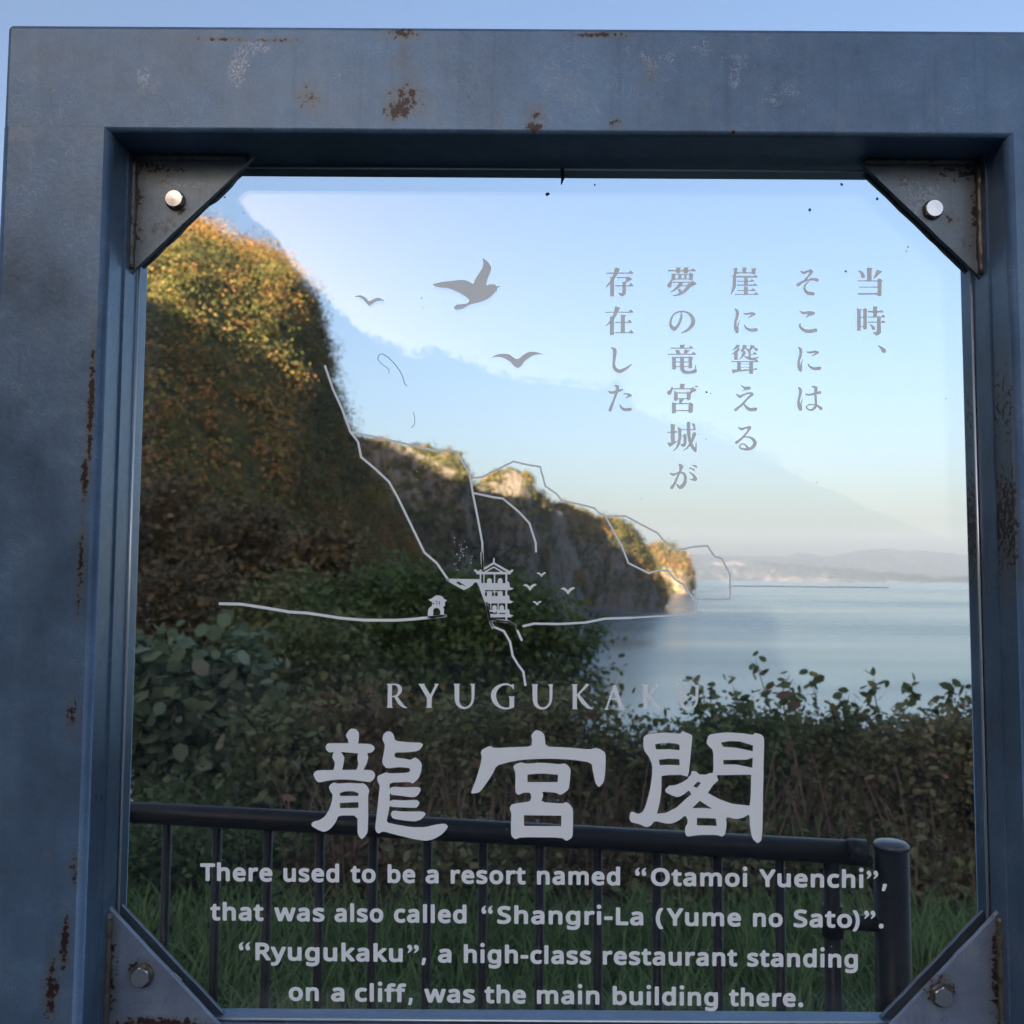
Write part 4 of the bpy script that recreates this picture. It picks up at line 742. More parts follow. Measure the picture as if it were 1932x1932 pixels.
# chip of old sealant behind the lower left plate
m, n, l, b = new_mat('old_sealant'); b.inputs['Base Color'].default_value = (.30, .25, .19, 1); M_seal = m
a = at(326, 1837, 1.39); c = at(341, 1851, 1.39); e = at(333, 1850, 1.39)
mb = MB(); mb.add([a, c, e, a + [0, .006, 0], c + [0, .006, 0], e + [0, .006, 0]], [(0, 1, 2), (3, 5, 4), (0, 3, 4, 1), (1, 4, 5, 2), (2, 5, 3, 0)]); mb.obj('sealant_chip', M_seal, sign)

# ------------------------------------------------------------------ printing on the glass
m, n, l, b = new_mat('pale_print'); b.inputs['Base Color'].default_value = (.90, .96, .97, 1); b.inputs['Roughness'].default_value = .75; b.inputs['Specular IOR Level'].default_value = .2; M_print = m
class Draw:
    """union of tapered strokes and outlines, meshed by marching squares"""
    def __init__(s, step=1.6): s.pr = []; s.step = step
    def tf(s, ox, oy, sc, dx=0, dy=0): s.o = (ox, oy, sc, dx, dy)
    def _p(s, pts): ox, oy, sc, dx, dy = s.o; return np.array([(ox + (q[0] + dx) / sc, oy + (q[1] + dy) / sc) for q in pts], float)
    def S(s, *pts):
        P = s._p(pts); w = np.array([q[2] for q in pts], float) / s.o[2] / 2
        for i in range(len(P) - 1): s.pr.append(('c', P[i], P[i + 1], w[i], w[i + 1]))
    def C(s, *pts):                                  # smooth stroke (Catmull-Rom through the points)
        q = np.array(pts, float); q = np.vstack([2 * q[0] - q[1], q, 2 * q[-1] - q[-2]]); out = []
        for i in range(1, len(q) - 2):
            for t in np.arange(0, 1, .25):
                a, b_, c, d = q[i - 1], q[i], q[i + 1], q[i + 2]
                out.append(.5 * (2 * b_ + (c - a) * t + (2 * a - 5 * b_ + 4 * c - d) * t * t + (3 * b_ - a - 3 * c + d) * t ** 3))
        out.append(q[-2]); s.S(*[(x, y, max(w, 4)) for x, y, w in out])
    def P(s, *pts, grow=0.0, hole=False): s.pr.append(('h' if hole else 'p', [s._p(pts)], grow))
    def PS(s, *pts, grow=0.0, hole=False):
        q = s._p(pts); out = []
        for i in range(len(q)):
            a, b_ = q[i], q[(i + 1) % len(q)]; out += [a * .82 + b_ * .18, a * .18 + b_ * .82]
        s.pr.append(('h' if hole else 'p', [np.array(out)], grow))
    def Rc(s, x0, y0, x1, y1, **k): s.P((x0, y0), (x1, y0), (x1, y1), (x0, y1), **k)
    def G(s, contours, grow): s.pr.append(('p', contours, grow))
    def build(s, name, parent, label=None, mat=None):
        lo = np.full(2, 1e9); hi = -lo
        for q in s.pr:
            pts = np.vstack(q[1]) if q[0] != 'c' else np.array([q[1], q[2]]); pad = (q[2] if q[0] != 'c' else max(q[3], q[4])) + 3
            if q[0] == 'h': continue
            lo = np.minimum(lo, pts.min(0) - pad); hi = np.maximum(hi, pts.max(0) + pad)
        st = s.step; nx, ny = (np.ceil((hi - lo) / st).astype(int) + 2); F = np.full((ny, nx), 9.0)
        gx = lo[0] + st * np.arange(nx); gy = lo[1] + st * np.arange(ny)
        def win(a, b_, pad):
            i0, j0 = np.maximum(((a - pad - lo) / st).astype(int), 0); i1, j1 = np.ceil((b_ + pad - lo) / st).astype(int) + 1
            return slice(j0, min(j1, ny)), slice(i0, min(i1, nx))
        for q in s.pr:
            if q[0] == 'c':
                _, a, b_, wa, wb = q; wm = max(wa, wb); sl = win(np.minimum(a, b_), np.maximum(a, b_), wm + 2 * st)
                X, Y = np.meshgrid(gx[sl[1]], gy[sl[0]]); d = b_ - a; L = max(d @ d, 1e-9)
                t = np.clip(((X - a[0]) * d[0] + (Y - a[1]) * d[1]) / L, 0, 1)
                F[sl] = np.minimum(F[sl], np.hypot(X - a[0] - t * d[0], Y - a[1] - t * d[1]) - (wa + (wb - wa) * t))
            else:
                kind, cs, grow = q; allp = np.vstack(cs); sl = win(allp.min(0), allp.max(0), abs(grow) + 2 * st)
                X, Y = np.meshgrid(gx[sl[1]], gy[sl[0]]); D = np.full(X.shape, 1e9); ins = np.zeros(X.shape, bool)
                for c in cs:
                    for i in range(len(c)):
                        a, b_ = c[i], c[(i + 1) % len(c)]; d = b_ - a; L = d @ d
                        if L < 1e-9: continue
                        t = np.clip(((X - a[0]) * d[0] + (Y - a[1]) * d[1]) / L, 0, 1)
                        D = np.minimum(D, (X - a[0] - t * d[0]) ** 2 + (Y - a[1] - t * d[1]) ** 2)
                        cr = (a[1] > Y) != (b_[1] > Y)
                        with np.errstate(divide='ignore', invalid='ignore'): ins ^= cr & (X < (b_[0] - a[0]) * (Y - a[1]) / (b_[1] - a[1] if b_[1] != a[1] else 1e-9) + a[0])
                D = np.sqrt(D); D = np.where(ins, -D, D) - grow
                F[sl] = np.maximum(F[sl], -D) if kind == 'h' else np.minimum(F[sl], D)
        F = np.where(np.abs(F) < 1e-5, 1e-5, F); neg = F < 0
        c4 = neg[:-1, :-1].astype(int) + neg[:-1, 1:] + neg[1:, 1:] + neg[1:, :-1]
        V = []; Q = []
        for j in range(ny - 1):
            full = np.flatnonzero(c4[j] == 4)
            if len(full):
                for run in np.split(full, np.flatnonzero(np.diff(full) > 1) + 1):
                    a, b_ = gx[run[0]], gx[run[-1] + 1]; n_ = len(V); V += [(a, gy[j]), (b_, gy[j]), (b_, gy[j + 1]), (a, gy[j + 1])]; Q.append((n_, n_ + 1, n_ + 2, n_ + 3))
            for i in np.flatnonzero((c4[j] > 0) & (c4[j] < 4)):
                cs = ((gx[i], gy[j], F[j, i]), (gx[i + 1], gy[j], F[j, i + 1]), (gx[i + 1], gy[j + 1], F[j + 1, i + 1]), (gx[i], gy[j + 1], F[j + 1, i])); poly = []
                for k_ in range(4):
                    a, b_ = cs[k_], cs[(k_ + 1) & 3]
                    if a[2] < 0: poly.append((a[0], a[1]))
                    if (a[2] < 0) != (b_[2] < 0): t = a[2] / (a[2] - b_[2]); poly.append((a[0] + (b_[0] - a[0]) * t, a[1] + (b_[1] - a[1]) * t))
                if len(poly) >= 3: n_ = len(V); V += poly; Q.append(tuple(range(n_, n_ + len(poly))))
        V = np.array(V) * .644
        return mesh_obj(name, at(V[:, 0], V[:, 1], np.full(len(V), GY0 - .0004)), Q, mat or M_print, parent)

# --- English lines: outlines embedded above, emboldened, each word fitted to its measured span (3000 px grid)
CAPH = max(float(p.split(',')[1]) for p in GLYPHS['T'][1].split(' '))
def word(d, txt, x0, x1, base, cap=52.0, grow=2.9):
    if txt in '“”':                                    # curled quotation marks drawn as a ball with a tail
        d.tf(0, 0, 1)
        for xq in (x0 + 7, x1 - 8):
            Y = base(xq) - 52
            if txt == '“': d.C((xq, Y + 17, 13), (xq - 2, Y + 12, 11), (xq - 1, Y + 6, 7), (xq + 4, Y + 1, 3))
            else: d.C((xq, Y + 7, 13), (xq + 3, Y + 12, 10), (xq + 1, Y + 18, 6), (xq - 4, Y + 23, 3))
        return
    sc = (cap - 2 * grow) / CAPH; x = 0; cs = []
    for ch in txt:
        adv, *ss = GLYPHS[ch]
        g_ = [np.array([tuple(map(int, p.split(','))) for p in s_.split(' ')], float) for s_ in ss]
        if ch == 'i':
            for q_ in g_:
                if q_[:, 1].min() > 240: q_[:, 1] += 38
        cs.append((x, g_)); x += adv + 26
    allx = np.concatenate([g_[:, 0] + xo for xo, gg in cs for g_ in gg]); mn, mx = allx.min(), allx.max()
    sx = (x1 - x0 - 2 * grow) / (mx - mn)
    for xo, gg in cs:
        out = []
        for g_ in gg:
            X = x0 + grow + (g_[:, 0] + xo - mn) * sx; Y = base(X) - grow - g_[:, 1] * sc; out.append(np.stack([X, Y], 1))
        d.G(out, grow)
LINES = [(lambda x: 2581 + (x - 600) * .0108, [('There',586.4,798),('used',830,993.7),('to',1026.7,1100.6),('be',1135.4,1216.5),('a',1246.4,1285),('resort',1320.3,1539.9),('named',1573,1816.7),('“',1861,1895),('Otamoi',1907,2189.5),('Yuenchi',2224.7,2530),('”',2538,2573),(',',2583,2598.7)]),
 (lambda x: 2697.5 + (x - 700) * .0117, [('that',616,772),('was',803.5,950.6),('also',980,1123),('called',1154,1366.7),('“',1411,1445),('Shangri-La',1456.5,1884.8),('(',1921,1943),('Yume',1953.5,2171),('no',2206,2293),('Sato',2325,2496),(')',2498,2518.7),('”',2531,2565),('.',2574.6,2589)]),
 (lambda x: 2813.4 + (x - 760) * .0128, [('“',700,734.5),('Ryugukaku',748,1180),('”',1193,1227),(',',1234.6,1248),('a',1282.6,1322.5),('high-class',1358.7,1732),('restaurant',1766,2159.7),('standing',2188.7,2513.4)]),
 (lambda x: 2932.5 + (x - 880) * .0122, [('on',846,934),('a',970,1009),('cliff',1040,1190.4),(',',1196,1209),('was',1242.8,1391.3),('the',1419,1540.6),('main',1573,1756),('building',1795,2103.4),('there.',2135.7,2353)])]
for base, ws in LINES:
    d = Draw(1.5)
    for t, a, b_ in ws: word(d, t, a, b_, base)
    d.build('text_line', pane)

# --- three large brush-style characters
d = Draw(2.0); d.tf(900, 2120, 4.6)
d.PS((515,160),(560,90),(600,65),(660,75),(695,120),(698,160),(690,275),(555,275),(550,215))
d.PS((245,320),(265,275),(300,262),(560,265),(690,268),(850,272),(900,305),(912,335),(880,385),(810,400),(690,402),(450,380),(360,382),(300,390),(260,360))
d.P((365,372),(445,372),(475,410),(502,460),(490,540),(468,640),(350,640),(370,560),(372,520),(345,475),(335,450),(350,405))
d.P((690,390),(805,390),(818,430),(822,465),(805,530),(755,630),(655,640),(680,580),(688,540),(676,480),(680,430))
d.PS((80,690),(100,650),(150,627),(350,625),(660,622),(860,625),(900,650),(920,700),(890,760),(840,788),(740,775),(600,757),(450,752),(300,765),(150,795),(115,760))
d.PS((290,860),(310,820),(360,790),(410,808),(570,798),(720,808),(750,800),(800,830),(840,900),(820,965),(822,1240),(815,1470),(770,1530),(732,1560),(690,1510),(678,1470),(678,1238),(420,1238),(390,1320),(340,1390),(280,1440),(225,1462),(150,1435),(60,1380),(55,1350),(85,1320),(170,1300),(240,1250),(290,1170),(330,1060),(345,960),(310,910))
d.P((440,935),(500,915),(560,910),(620,912),(690,935),(690,975),(440,975), hole=True)
d.P((440,1068),(690,1058),(690,1135),(440,1138), hole=True)
d.PS((1015,190),(1030,140),(1075,102),(1130,108),(1165,150),(1182,232),(1350,250),(1540,258),(1565,290),(1500,370),(1350,388),(1178,388),(1178,458),(1300,470),(1390,490),(1450,455),(1500,480),(1545,540),(1535,650),(1500,740),(1420,812),(1380,785),(1110,795),(1112,880),(1112,1100),(1095,1200),(1065,1330),(1200,1360),(1400,1395),(1600,1395),(1720,1362),(1850,1345),(1890,1370),(1895,1400),(1820,1490),(1700,1560),(1600,1580),(1450,1560),(1200,1500),(1020,1450),(960,1485),(925,1450),(915,1400),(945,1150),(965,950),(978,840),(945,770),(945,710),(980,690),(1065,655),(1110,670),(1380,662),(1388,600),(1250,585),(1070,605),(1020,550),(1010,510),(1030,400),(1048,290),(1015,220))
d.PS((1100,890),(1150,848),(1300,858),(1510,852),(1535,890),(1490,970),(1430,995),(1200,965),(1130,962))
d.PS((1090,1070),(1145,1025),(1300,1035),(1480,1025),(1520,1070),(1475,1138),(1300,1130),(1122,1122))
d.PS((1125,1220),(1150,1170),(1300,1185),(1570,1183),(1600,1220),(1540,1290),(1450,1320),(1300,1305),(1150,1280))
d.build('large_character', pane)
d = Draw(2.0); d.tf(1370, 2120, 4.6)
d.PS((855,160),(900,100),(940,85),(1000,110),(1035,150),(1052,310),(1300,318),(1650,348),(1720,325),(1790,345),(1850,385),(1862,450),(1855,650),(1835,790),(1768,860),(1720,800),(1690,650),(1668,525),(1400,485),(1080,470),(750,485),(550,520),(390,565),(330,690),(200,880),(150,930),(55,945),(45,925),(110,760),(160,600),(192,450),(175,390),(195,350),(300,298),(360,330),(600,318),(862,308),(868,210))
d.PS((612,580),(640,550),(720,520),(790,540),(1000,525),(1240,548),(1310,535),(1360,570),(1390,620),(1375,800),(1360,890),(1255,965),(1190,930),(1000,915),(1020,965),(988,1055),(1280,1078),(1330,1055),(1380,1090),(1420,1150),(1420,1350),(1415,1530),(1335,1585),(1265,1535),(720,1530),(640,1560),(585,1510),(582,1350),(590,1210),(565,1140),(590,1090),(650,1075),(840,1050),(858,990),(842,930),(750,930),(680,965),(640,920),(645,660))
d.P((805,685),(1000,672),(1218,688),(1215,788),(805,788), hole=True)
d.P((757,1235),(1263,1240),(1260,1382),(760,1378), hole=True)
d.build('large_character', pane)
d = Draw(2.0); d.tf(1830, 2120, 4.6)
d.PS((255,180),(300,145),(540,118),(745,140),(785,103),(905,150),(912,180),(890,420),(860,710),(800,720),(765,690),(860,720),(895,690),(900,640),(960,640),(1005,685),(1100,688),(1150,665),(1195,668),(1195,360),(1130,300),(1100,260),(1130,150),(1280,125),(1400,118),(1600,130),(1730,155),(1755,122),(1850,150),(1882,200),(1870,700),(1855,1560),(1795,1618),(1720,1550),(1690,1400),(1680,1215),(1600,1270),(1500,1288),(1365,1255),(1375,1380),(1350,1500),(1310,1525),(1250,1500),(1000,1500),(840,1525),(812,1470),(815,1400),(850,1340),(845,1280),(815,1235),(740,1300),(640,1348),(550,1345),(400,1310),(360,1370),(300,1400),(200,1355),(85,1330),(62,1280),(75,1200),(105,1185),(180,1218),(240,1195),(280,1120),(340,900),(370,700),(372,560),(330,450),(265,370),(250,300))
d.P((497,705),(600,692),(765,690),(800,720),(858,714),(860,735),(780,790),(680,830),(600,835),(545,890),(555,925),(640,970),(715,992),(790,960),(865,900),(900,950),(830,1010),(700,1130),(560,1200),(435,1215),(470,1080),(495,900), hole=True)
d.PS((545,890),(600,835),(680,830),(780,790),(860,735),(900,690),(1000,800),(865,900),(790,960),(715,992),(640,970),(555,925))
d.P((410,280),(480,265),(600,260),(700,270),(740,285),(740,358),(600,345),(425,348), hole=True)
d.P((462,485),(600,472),(738,478),(742,560),(600,555),(472,560), hole=True)
d.P((1295,255),(1420,235),(1550,240),(1730,295),(1725,372),(1500,325),(1330,312), hole=True)
d.P((1330,490),(1640,485),(1728,460),(1720,595),(1500,550),(1330,550), hole=True)
d.P((1240,695),(1705,688),(1700,950),(1685,1105),(1450,1080),(1280,1020),(1120,935),(1190,830),(1262,765), hole=True)
d.P((985,780),(1030,800),(975,865),(922,845), hole=True)
d.P((1012,1040),(1180,1148),(1100,1138),(910,1138), hole=True)
d.P((975,1270),(1228,1278),(1242,1378),(972,1370), hole=True)
d.build('large_character', pane)

# --- name in spaced capitals
d = Draw(1.4)
def cR():
    d.P((85,90),(155,90),(148,110),(148,345),(162,362),(85,362),(97,345),(102,110)); d.C((140,97,14),(190,98,18),(228,122,40),(238,170,44),(205,222,24),(150,235,12)); d.S((190,235,36),(235,305,42),(275,345,30),(318,364,8))
def cY(): d.P((445,90),(522,90),(515,105),(582,212),(635,110),(625,90),(682,90),(665,112),(602,240),(595,345),(606,362),(530,362),(543,345),(543,250),(462,112))
def cU():
    d.P((843,90),(920,90),(910,108),(910,280),(858,280),(855,108)); d.C((884,270,50),(895,315,44),(925,350,32),(968,364,24),(1015,350,24),(1050,310,26),(1064,250,30),(1066,110,36)); d.P((1028,90),(1088,90),(1084,112),(1046,112))
def cG():
    d.C((1518,128,14),(1470,100,20),(1410,97,22),(1350,125,36),(1308,175,54),(1298,230,60),(1315,290,52),(1355,340,34),(1410,366,22),(1465,368,20),(1515,350,24)); d.P((1500,100),(1528,90),(1528,158),(1512,140)); d.P((1478,245),(1458,232),(1538,232),(1532,250),(1532,355),(1478,362))
def cK():
    d.P((430,95),(512,95),(502,112),(502,362),(516,378),(445,378),(455,362),(455,112)); d.S((618,105,30),(565,160,24),(512,218,20)); d.P((588,95),(645,95),(622,122)); d.S((520,222,34),(575,300,46),(630,355,34),(684,377,8))
def cA(): d.P((918,105),(942,100),(1032,360),(1046,385),(976,385),(984,365),(918,175),(850,365),(862,383),(806,383),(830,360)); d.S((878,262,14),(970,262,14))
d.tf(1110, 1980, 3.864); cR(); cY(); cU(); cG(); d.tf(1110, 1980, 3.864, 883, 5); cU()
d.tf(1560, 1980, 3.864); cK(); cA(); d.tf(1560, 1980, 3.864, 800, 4); cK(); d.tf(1110, 1980, 3.864, 2535, 12); cU()
d.build('name_lettering', pane)

# --- poem columns
def H(y, x0, x1, t=16, tri=85, th=52): d.Rc(x0, y - t / 2, x1 - 8, y + t / 2); d.P((x1 - tri, y + t / 2), (x1 - tri * .5, y + t / 2 - th), (x1, y + t / 2))
A = (1750, 770, 4.83)
d = Draw(1.4); d.tf(*A)
H(146,122,515,18); d.S((282,95,52),(250,170,50),(215,245,40),(160,305,24),(120,345,8)); d.P((255,62),(322,88),(298,130),(232,130)); d.Rc(183,200,238,475)
d.Rc(275,201,440,218); d.P((405,212),(440,190),(492,225),(480,245),(425,268),(400,272)); d.S((425,245,28),(385,290,20)); d.Rc(354,270,406,430); d.P((285,424),(355,428),(406,400),(402,440),(370,470),(345,475),(325,462)); H(325,250,520,16,90)
H(699,112,517,15); d.S((285,650,52),(250,730,48),(212,805,36),(160,860,22),(118,890,8)); d.P((255,612),(325,635),(300,680),(235,690)); d.Rc(179,760,236,1022); d.P((333,730),(408,742),(390,765),(390,990),(333,990)); H(844,250,500,16,88); H(989,243,522,15,90)
d.C((205,1203,22),(242,1230,50),(247,1275,54),(240,1350,40),(234,1440,40),(252,1500,50),(310,1535,54),(370,1515,44),(430,1478,30),(487,1432,10))
d.tf(1750, 1080, 4.83)
d.C((155,315,16),(195,340,34),(270,325,34),(350,298,26)); d.C((255,240,24),(285,262,50),(272,330,40),(235,440,32),(205,520,40),(180,585,46)); d.C((370,357,12),(430,360,26),(468,380,40)); d.S((468,382,38),(405,412,12)); d.C((320,512,18),(340,553,34),(395,582,44),(465,575,46))
d.build('poem_column', pane)
d = Draw(1.4); d.tf(*A)
H(111,1000,1400,22,95,46); d.P((1115,65),(1188,65),(1170,88),(1170,150),(1117,150)); d.P((1222,65),(1294,65),(1280,88),(1280,150),(1222,150))
d.P((1050,145),(1062,148),(1105,165),(1105,240),(1085,250),(1050,248)); d.P((1298,145),(1320,140),(1355,160),(1352,240),(1320,250),(1300,240)); d.Rc(1055,158,1345,170); d.Rc(1145,165,1190,225); d.Rc(1232,165,1264,225); d.Rc(1060,222,1345,236)
d.S((1045,245,18),(1036,285,40),(1020,320,64)); d.Rc(1050,268,1340,284); d.P((1315,284),(1345,248),(1408,292),(1392,310),(1325,340))
d.S((1178,298,56),(1135,345,38),(1090,385,26),(1036,415,8)); d.S((1165,328,14),(1280,325,14)); d.C((1300,320,60),(1250,385,48),(1180,435,38),(1120,458,22),(1062,468,8)); d.S((1150,375,20),(1168,395,46))
d.C((1182,705,14),(1190,760,34),(1165,840,36),(1130,900,42),(1090,935,54),(1050,905,46),(1035,850,34),(1050,780,26),(1100,715,22),(1180,690,24),(1260,697,28),(1325,745,42),(1358,820,58),(1335,890,52),(1270,955,36),(1185,995,8))
d.P((1168,1157),(1240,1157),(1228,1205),(1168,1205)); H(1208,1032,1365,15,85,46); d.P((1100,1228),(1160,1236),(1178,1280),(1160,1297),(1128,1297)); d.P((1235,1224),(1310,1240),(1248,1292),(1222,1292)); H(1294,998,1406,16,88,48)
d.P((1058,1322),(1112,1345),(1112,1500),(1090,1512),(1060,1505)); d.P((1290,1330),(1318,1318),(1358,1342),(1342,1372),(1342,1490),(1292,1495)); d.Rc(1090,1332,1310,1349); d.Rc(1110,1396,1292,1410); d.Rc(1110,1460,1292,1475)
d.S((1198,1350,54),(1198,1500,54)); d.C((1198,1495,54),(1230,1542,50),(1310,1550,42),(1382,1532,54)); d.S((1392,1515,28),(1387,1445,8))
d.tf(1750, 1080, 4.83)
d.P((1168,215),(1246,215),(1230,248),(1230,278),(1168,278)); d.Rc(1058,277,1350,294); d.S((1058,262,16),(1045,312,34),(1020,338,64)); d.P((1315,294),(1352,258),(1410,308),(1340,340),(1320,372)); d.S((1395,250,22),(1425,252,12))
d.P((1085,312),(1138,340),(1138,448),(1110,456),(1085,450)); d.P((1265,335),(1290,318),(1325,345),(1320,430),(1295,450),(1266,440)); d.Rc(1110,335,1295,352); d.Rc(1130,417,1275,432); d.P((1158,430),(1228,430),(1185,495),(1158,495))
d.P((1058,472),(1112,492),(1112,625),(1085,634),(1056,630)); d.P((1290,490),(1318,474),(1358,505),(1350,612),(1318,630),(1290,620)); d.Rc(1090,487,1320,504); d.Rc(1110,585,1295,602)
d.P((1035,778),(1108,796),(1095,815),(1095,1040),(1042,1040)); d.S((995,902,14),(1060,900,14)); d.P((1092,898),(1108,872),(1142,905),(1092,908)); d.P((988,1048),(1045,1044),(1143,1016),(1110,1048),(1022,1112))
d.Rc(1150,857,1370,871); d.P((1340,871),(1372,838),(1408,871)); d.S((1165,862,46),(1168,980,44),(1150,1065,36),(1118,1125,24),(1072,1165,8)); d.P((1135,825),(1190,850),(1190,890),(1142,890))
d.Rc(1190,944,1250,957); d.C((1240,945,44),(1240,1050,44),(1215,1088,42),(1180,1065,12)); d.C((1290,775,52),(1292,900,50),(1310,1030,48),(1348,1110,46),(1385,1155,46)); d.S((1395,1125,26),(1400,1035,8))
d.S((1372,928,56),(1350,1000,40),(1312,1070,32),(1270,1122,22),(1218,1160,8)); d.P((1333,773),(1372,778),(1390,805),(1386,848),(1360,850),(1352,810))
d.C((1028,1480,16),(1075,1500,38),(1130,1480,24),(1190,1470,30),(1235,1500,40),(1246,1560,42),(1230,1630,50),(1170,1680,52),(1118,1628,12)); d.C((1165,1362,30),(1185,1388,58),(1170,1450,30),(1130,1540,30),(1090,1630,36),(1052,1682,46))
d.C((1305,1470,14),(1360,1508,36),(1385,1560,54)); d.S((1380,1572,40),(1310,1566,10)); d.S((1300,1408,12),(1345,1415,20),(1368,1435,28)); d.S((1340,1370,12),(1380,1372,22),(1402,1392,28))
d.build('poem_column', pane)
d = Draw(1.4); Cc = (2100, 770, 5.52); d.tf(*Cc)
d.P((272,85),(335,88),(330,185),(275,188)); d.P((413,75),(492,78),(476,100),(476,160),(415,160)); d.P((562,88),(645,92),(628,115),(622,185),(565,188)); d.Rc(330,153,570,171)
d.Rc(290,212,600,240); d.P((578,240),(622,190),(672,238)); d.S((286,215,58),(284,370,56),(268,425,42),(225,518,8)); d.P((255,195),(315,205),(315,230),(258,230))
d.Rc(440,245,502,352); d.Rc(440,382,502,518); H(298,330,615,16,92,44); H(362,325,662,20,92,46); H(447,330,635,17,92,48); H(512,288,682,16,96,52)
def ni():
    d.C((298,745,20),(332,790,52),(327,870,44),(302,960,40),(300,1050,48),(326,1112,54)); d.C((338,1095,34),(342,1010,22),(366,930,8)); d.C((432,818,16),(480,828,34),(560,815,38),(605,828,44)); d.S((595,836,36),(515,885,12)); d.C((450,1012,20),(480,1060,36),(560,1090,50),(635,1083,54))
ni()
d.P((325,1318),(380,1345),(350,1372),(300,1400),(248,1415),(290,1370)); d.S((352,1400,44),(300,1450,28),(240,1480,10)); d.Rc(282,1420,338,1570)
d.P((425,1318),(500,1345),(465,1375),(440,1415),(375,1448),(408,1390)); d.P((550,1322),(622,1345),(590,1372),(550,1415),(500,1445),(530,1390)); d.S((470,1380,18),(505,1410,40)); d.S((600,1372,18),(640,1405,50))
d.Rc(512,1425,550,1535); H(1479,545,662,10,95,46); d.S((425,1430,34),(442,1448,50),(410,1520,28),(360,1565,10)); d.C((440,1500,18),(500,1540,36),(590,1556,44),(680,1520,10))
H(1598,233,684,17,95,50); d.Rc(330,1605,388,1738); d.Rc(525,1605,587,1795); d.Rc(385,1632,528,1641); d.Rc(385,1685,528,1694); d.P((235,1725),(400,1728),(530,1720),(662,1704),(655,1725),(530,1745),(400,1755),(300,1772),(265,1795))
d.tf(2100, 1100, 5.52)
d.S((392,155,12),(440,200,30),(520,205,56)); d.S((428,240,12),(500,215,30)); d.C((320,300,16),(372,342,44),(440,310,28),(530,283,30),(572,300,48)); d.S((572,305,46),(500,370,34),(400,480,36),(305,555,48)); d.C((440,460,24),(482,515,44),(540,552,54),(625,545,56))
d.C((350,838,16),(400,868,42),(470,845,30),(530,838,46)); d.S((530,845,54),(500,910,30),(440,980,32),(380,1040,38),(315,1085,44)); d.C((410,1015,18),(460,993,20),(530,1000,30),(595,1040,48),(616,1100,60),(575,1165,50),(490,1195,42),(400,1183,32),(366,1145,24),(405,1110,20),(455,1118,26),(495,1165,42))
d.build('poem_column', pane)
d = Draw(1.4); d.tf(*Cc)
d.C((1358,133,18),(1402,162,40),(1460,142,32),(1515,128,54)); d.S((1535,145,46),(1480,220,30),(1400,300,24)); d.S((1400,300,22),(1320,352,52)); d.C((1310,352,50),(1380,312,34),(1470,280,32),(1560,265,44),(1625,280,50)); d.C((1480,308,18),(1425,365,30),(1420,425,38),(1465,485,54),(1555,500,58))
d.C((1345,778,14),(1392,812,40),(1480,805,46),(1558,815,56)); d.S((1545,826,44),(1480,848,28),(1443,885,10)); d.C((1345,990,28),(1345,1030,38),(1400,1085,48),(1490,1108,58),(1600,1090,56))
d.tf(2100, 770, 5.52, 1026, 622); ni()
d.tf(2100, 1100, 5.52)
d.C((1320,190,18),(1354,240,52),(1345,320,44),(1325,400,40),(1325,480,48),(1352,545,54)); d.C((1362,535,34),(1362,460,22),(1387,375,8)); d.C((1440,300,24),(1490,312,34),(1600,290,30),(1665,275,48)); d.C((1545,178,18),(1602,205,56),(1595,300,40),(1600,400,40),(1602,480,42),(1575,532,40),(1520,560,30),(1462,535,26),(1452,505,20),(1500,470,22),(1580,475,22),(1640,498,38),(1685,535,52))
d.build('poem_column', pane)
d = Draw(1.4); d.tf(2450, 770, 6.44)
d.C((428,152,20),(480,190,50),(505,252,76)); d.P((578,90),(690,98),(667,130),(667,330),(582,330)); d.P((765,128),(868,162),(725,290),(698,305)); d.Rc(408,331,785,352); d.Rc(422,449,785,468); d.Rc(405,568,785,602); d.P((778,310),(805,290),(878,328),(855,362),(855,615),(820,632),(780,625))
d.Rc(392,870,462,1282); d.P((385,850),(462,888),(462,930),(392,930)); d.P((508,882),(542,848),(588,882),(578,910),(578,1240),(545,1262),(510,1250)); d.Rc(455,880,515,895); d.Rc(455,1022,515,1040); d.Rc(455,1195,515,1215)
d.P((694,820),(786,828),(770,855),(770,1025),(694,1025)); H(922,600,897,34,100,52); H(1024,588,932,17,105,60); H(1119,588,936,22,105,50)
d.S((803,1040,72),(805,1250,76)); d.P((767,1240),(843,1240),(848,1310),(810,1355),(752,1378),(720,1350),(685,1308),(760,1303)); d.C((638,1168,16),(682,1200,46),(702,1238,62)); d.C((788,1562,14),(850,1605,50),(898,1658,86))
d.build('poem_column', pane)

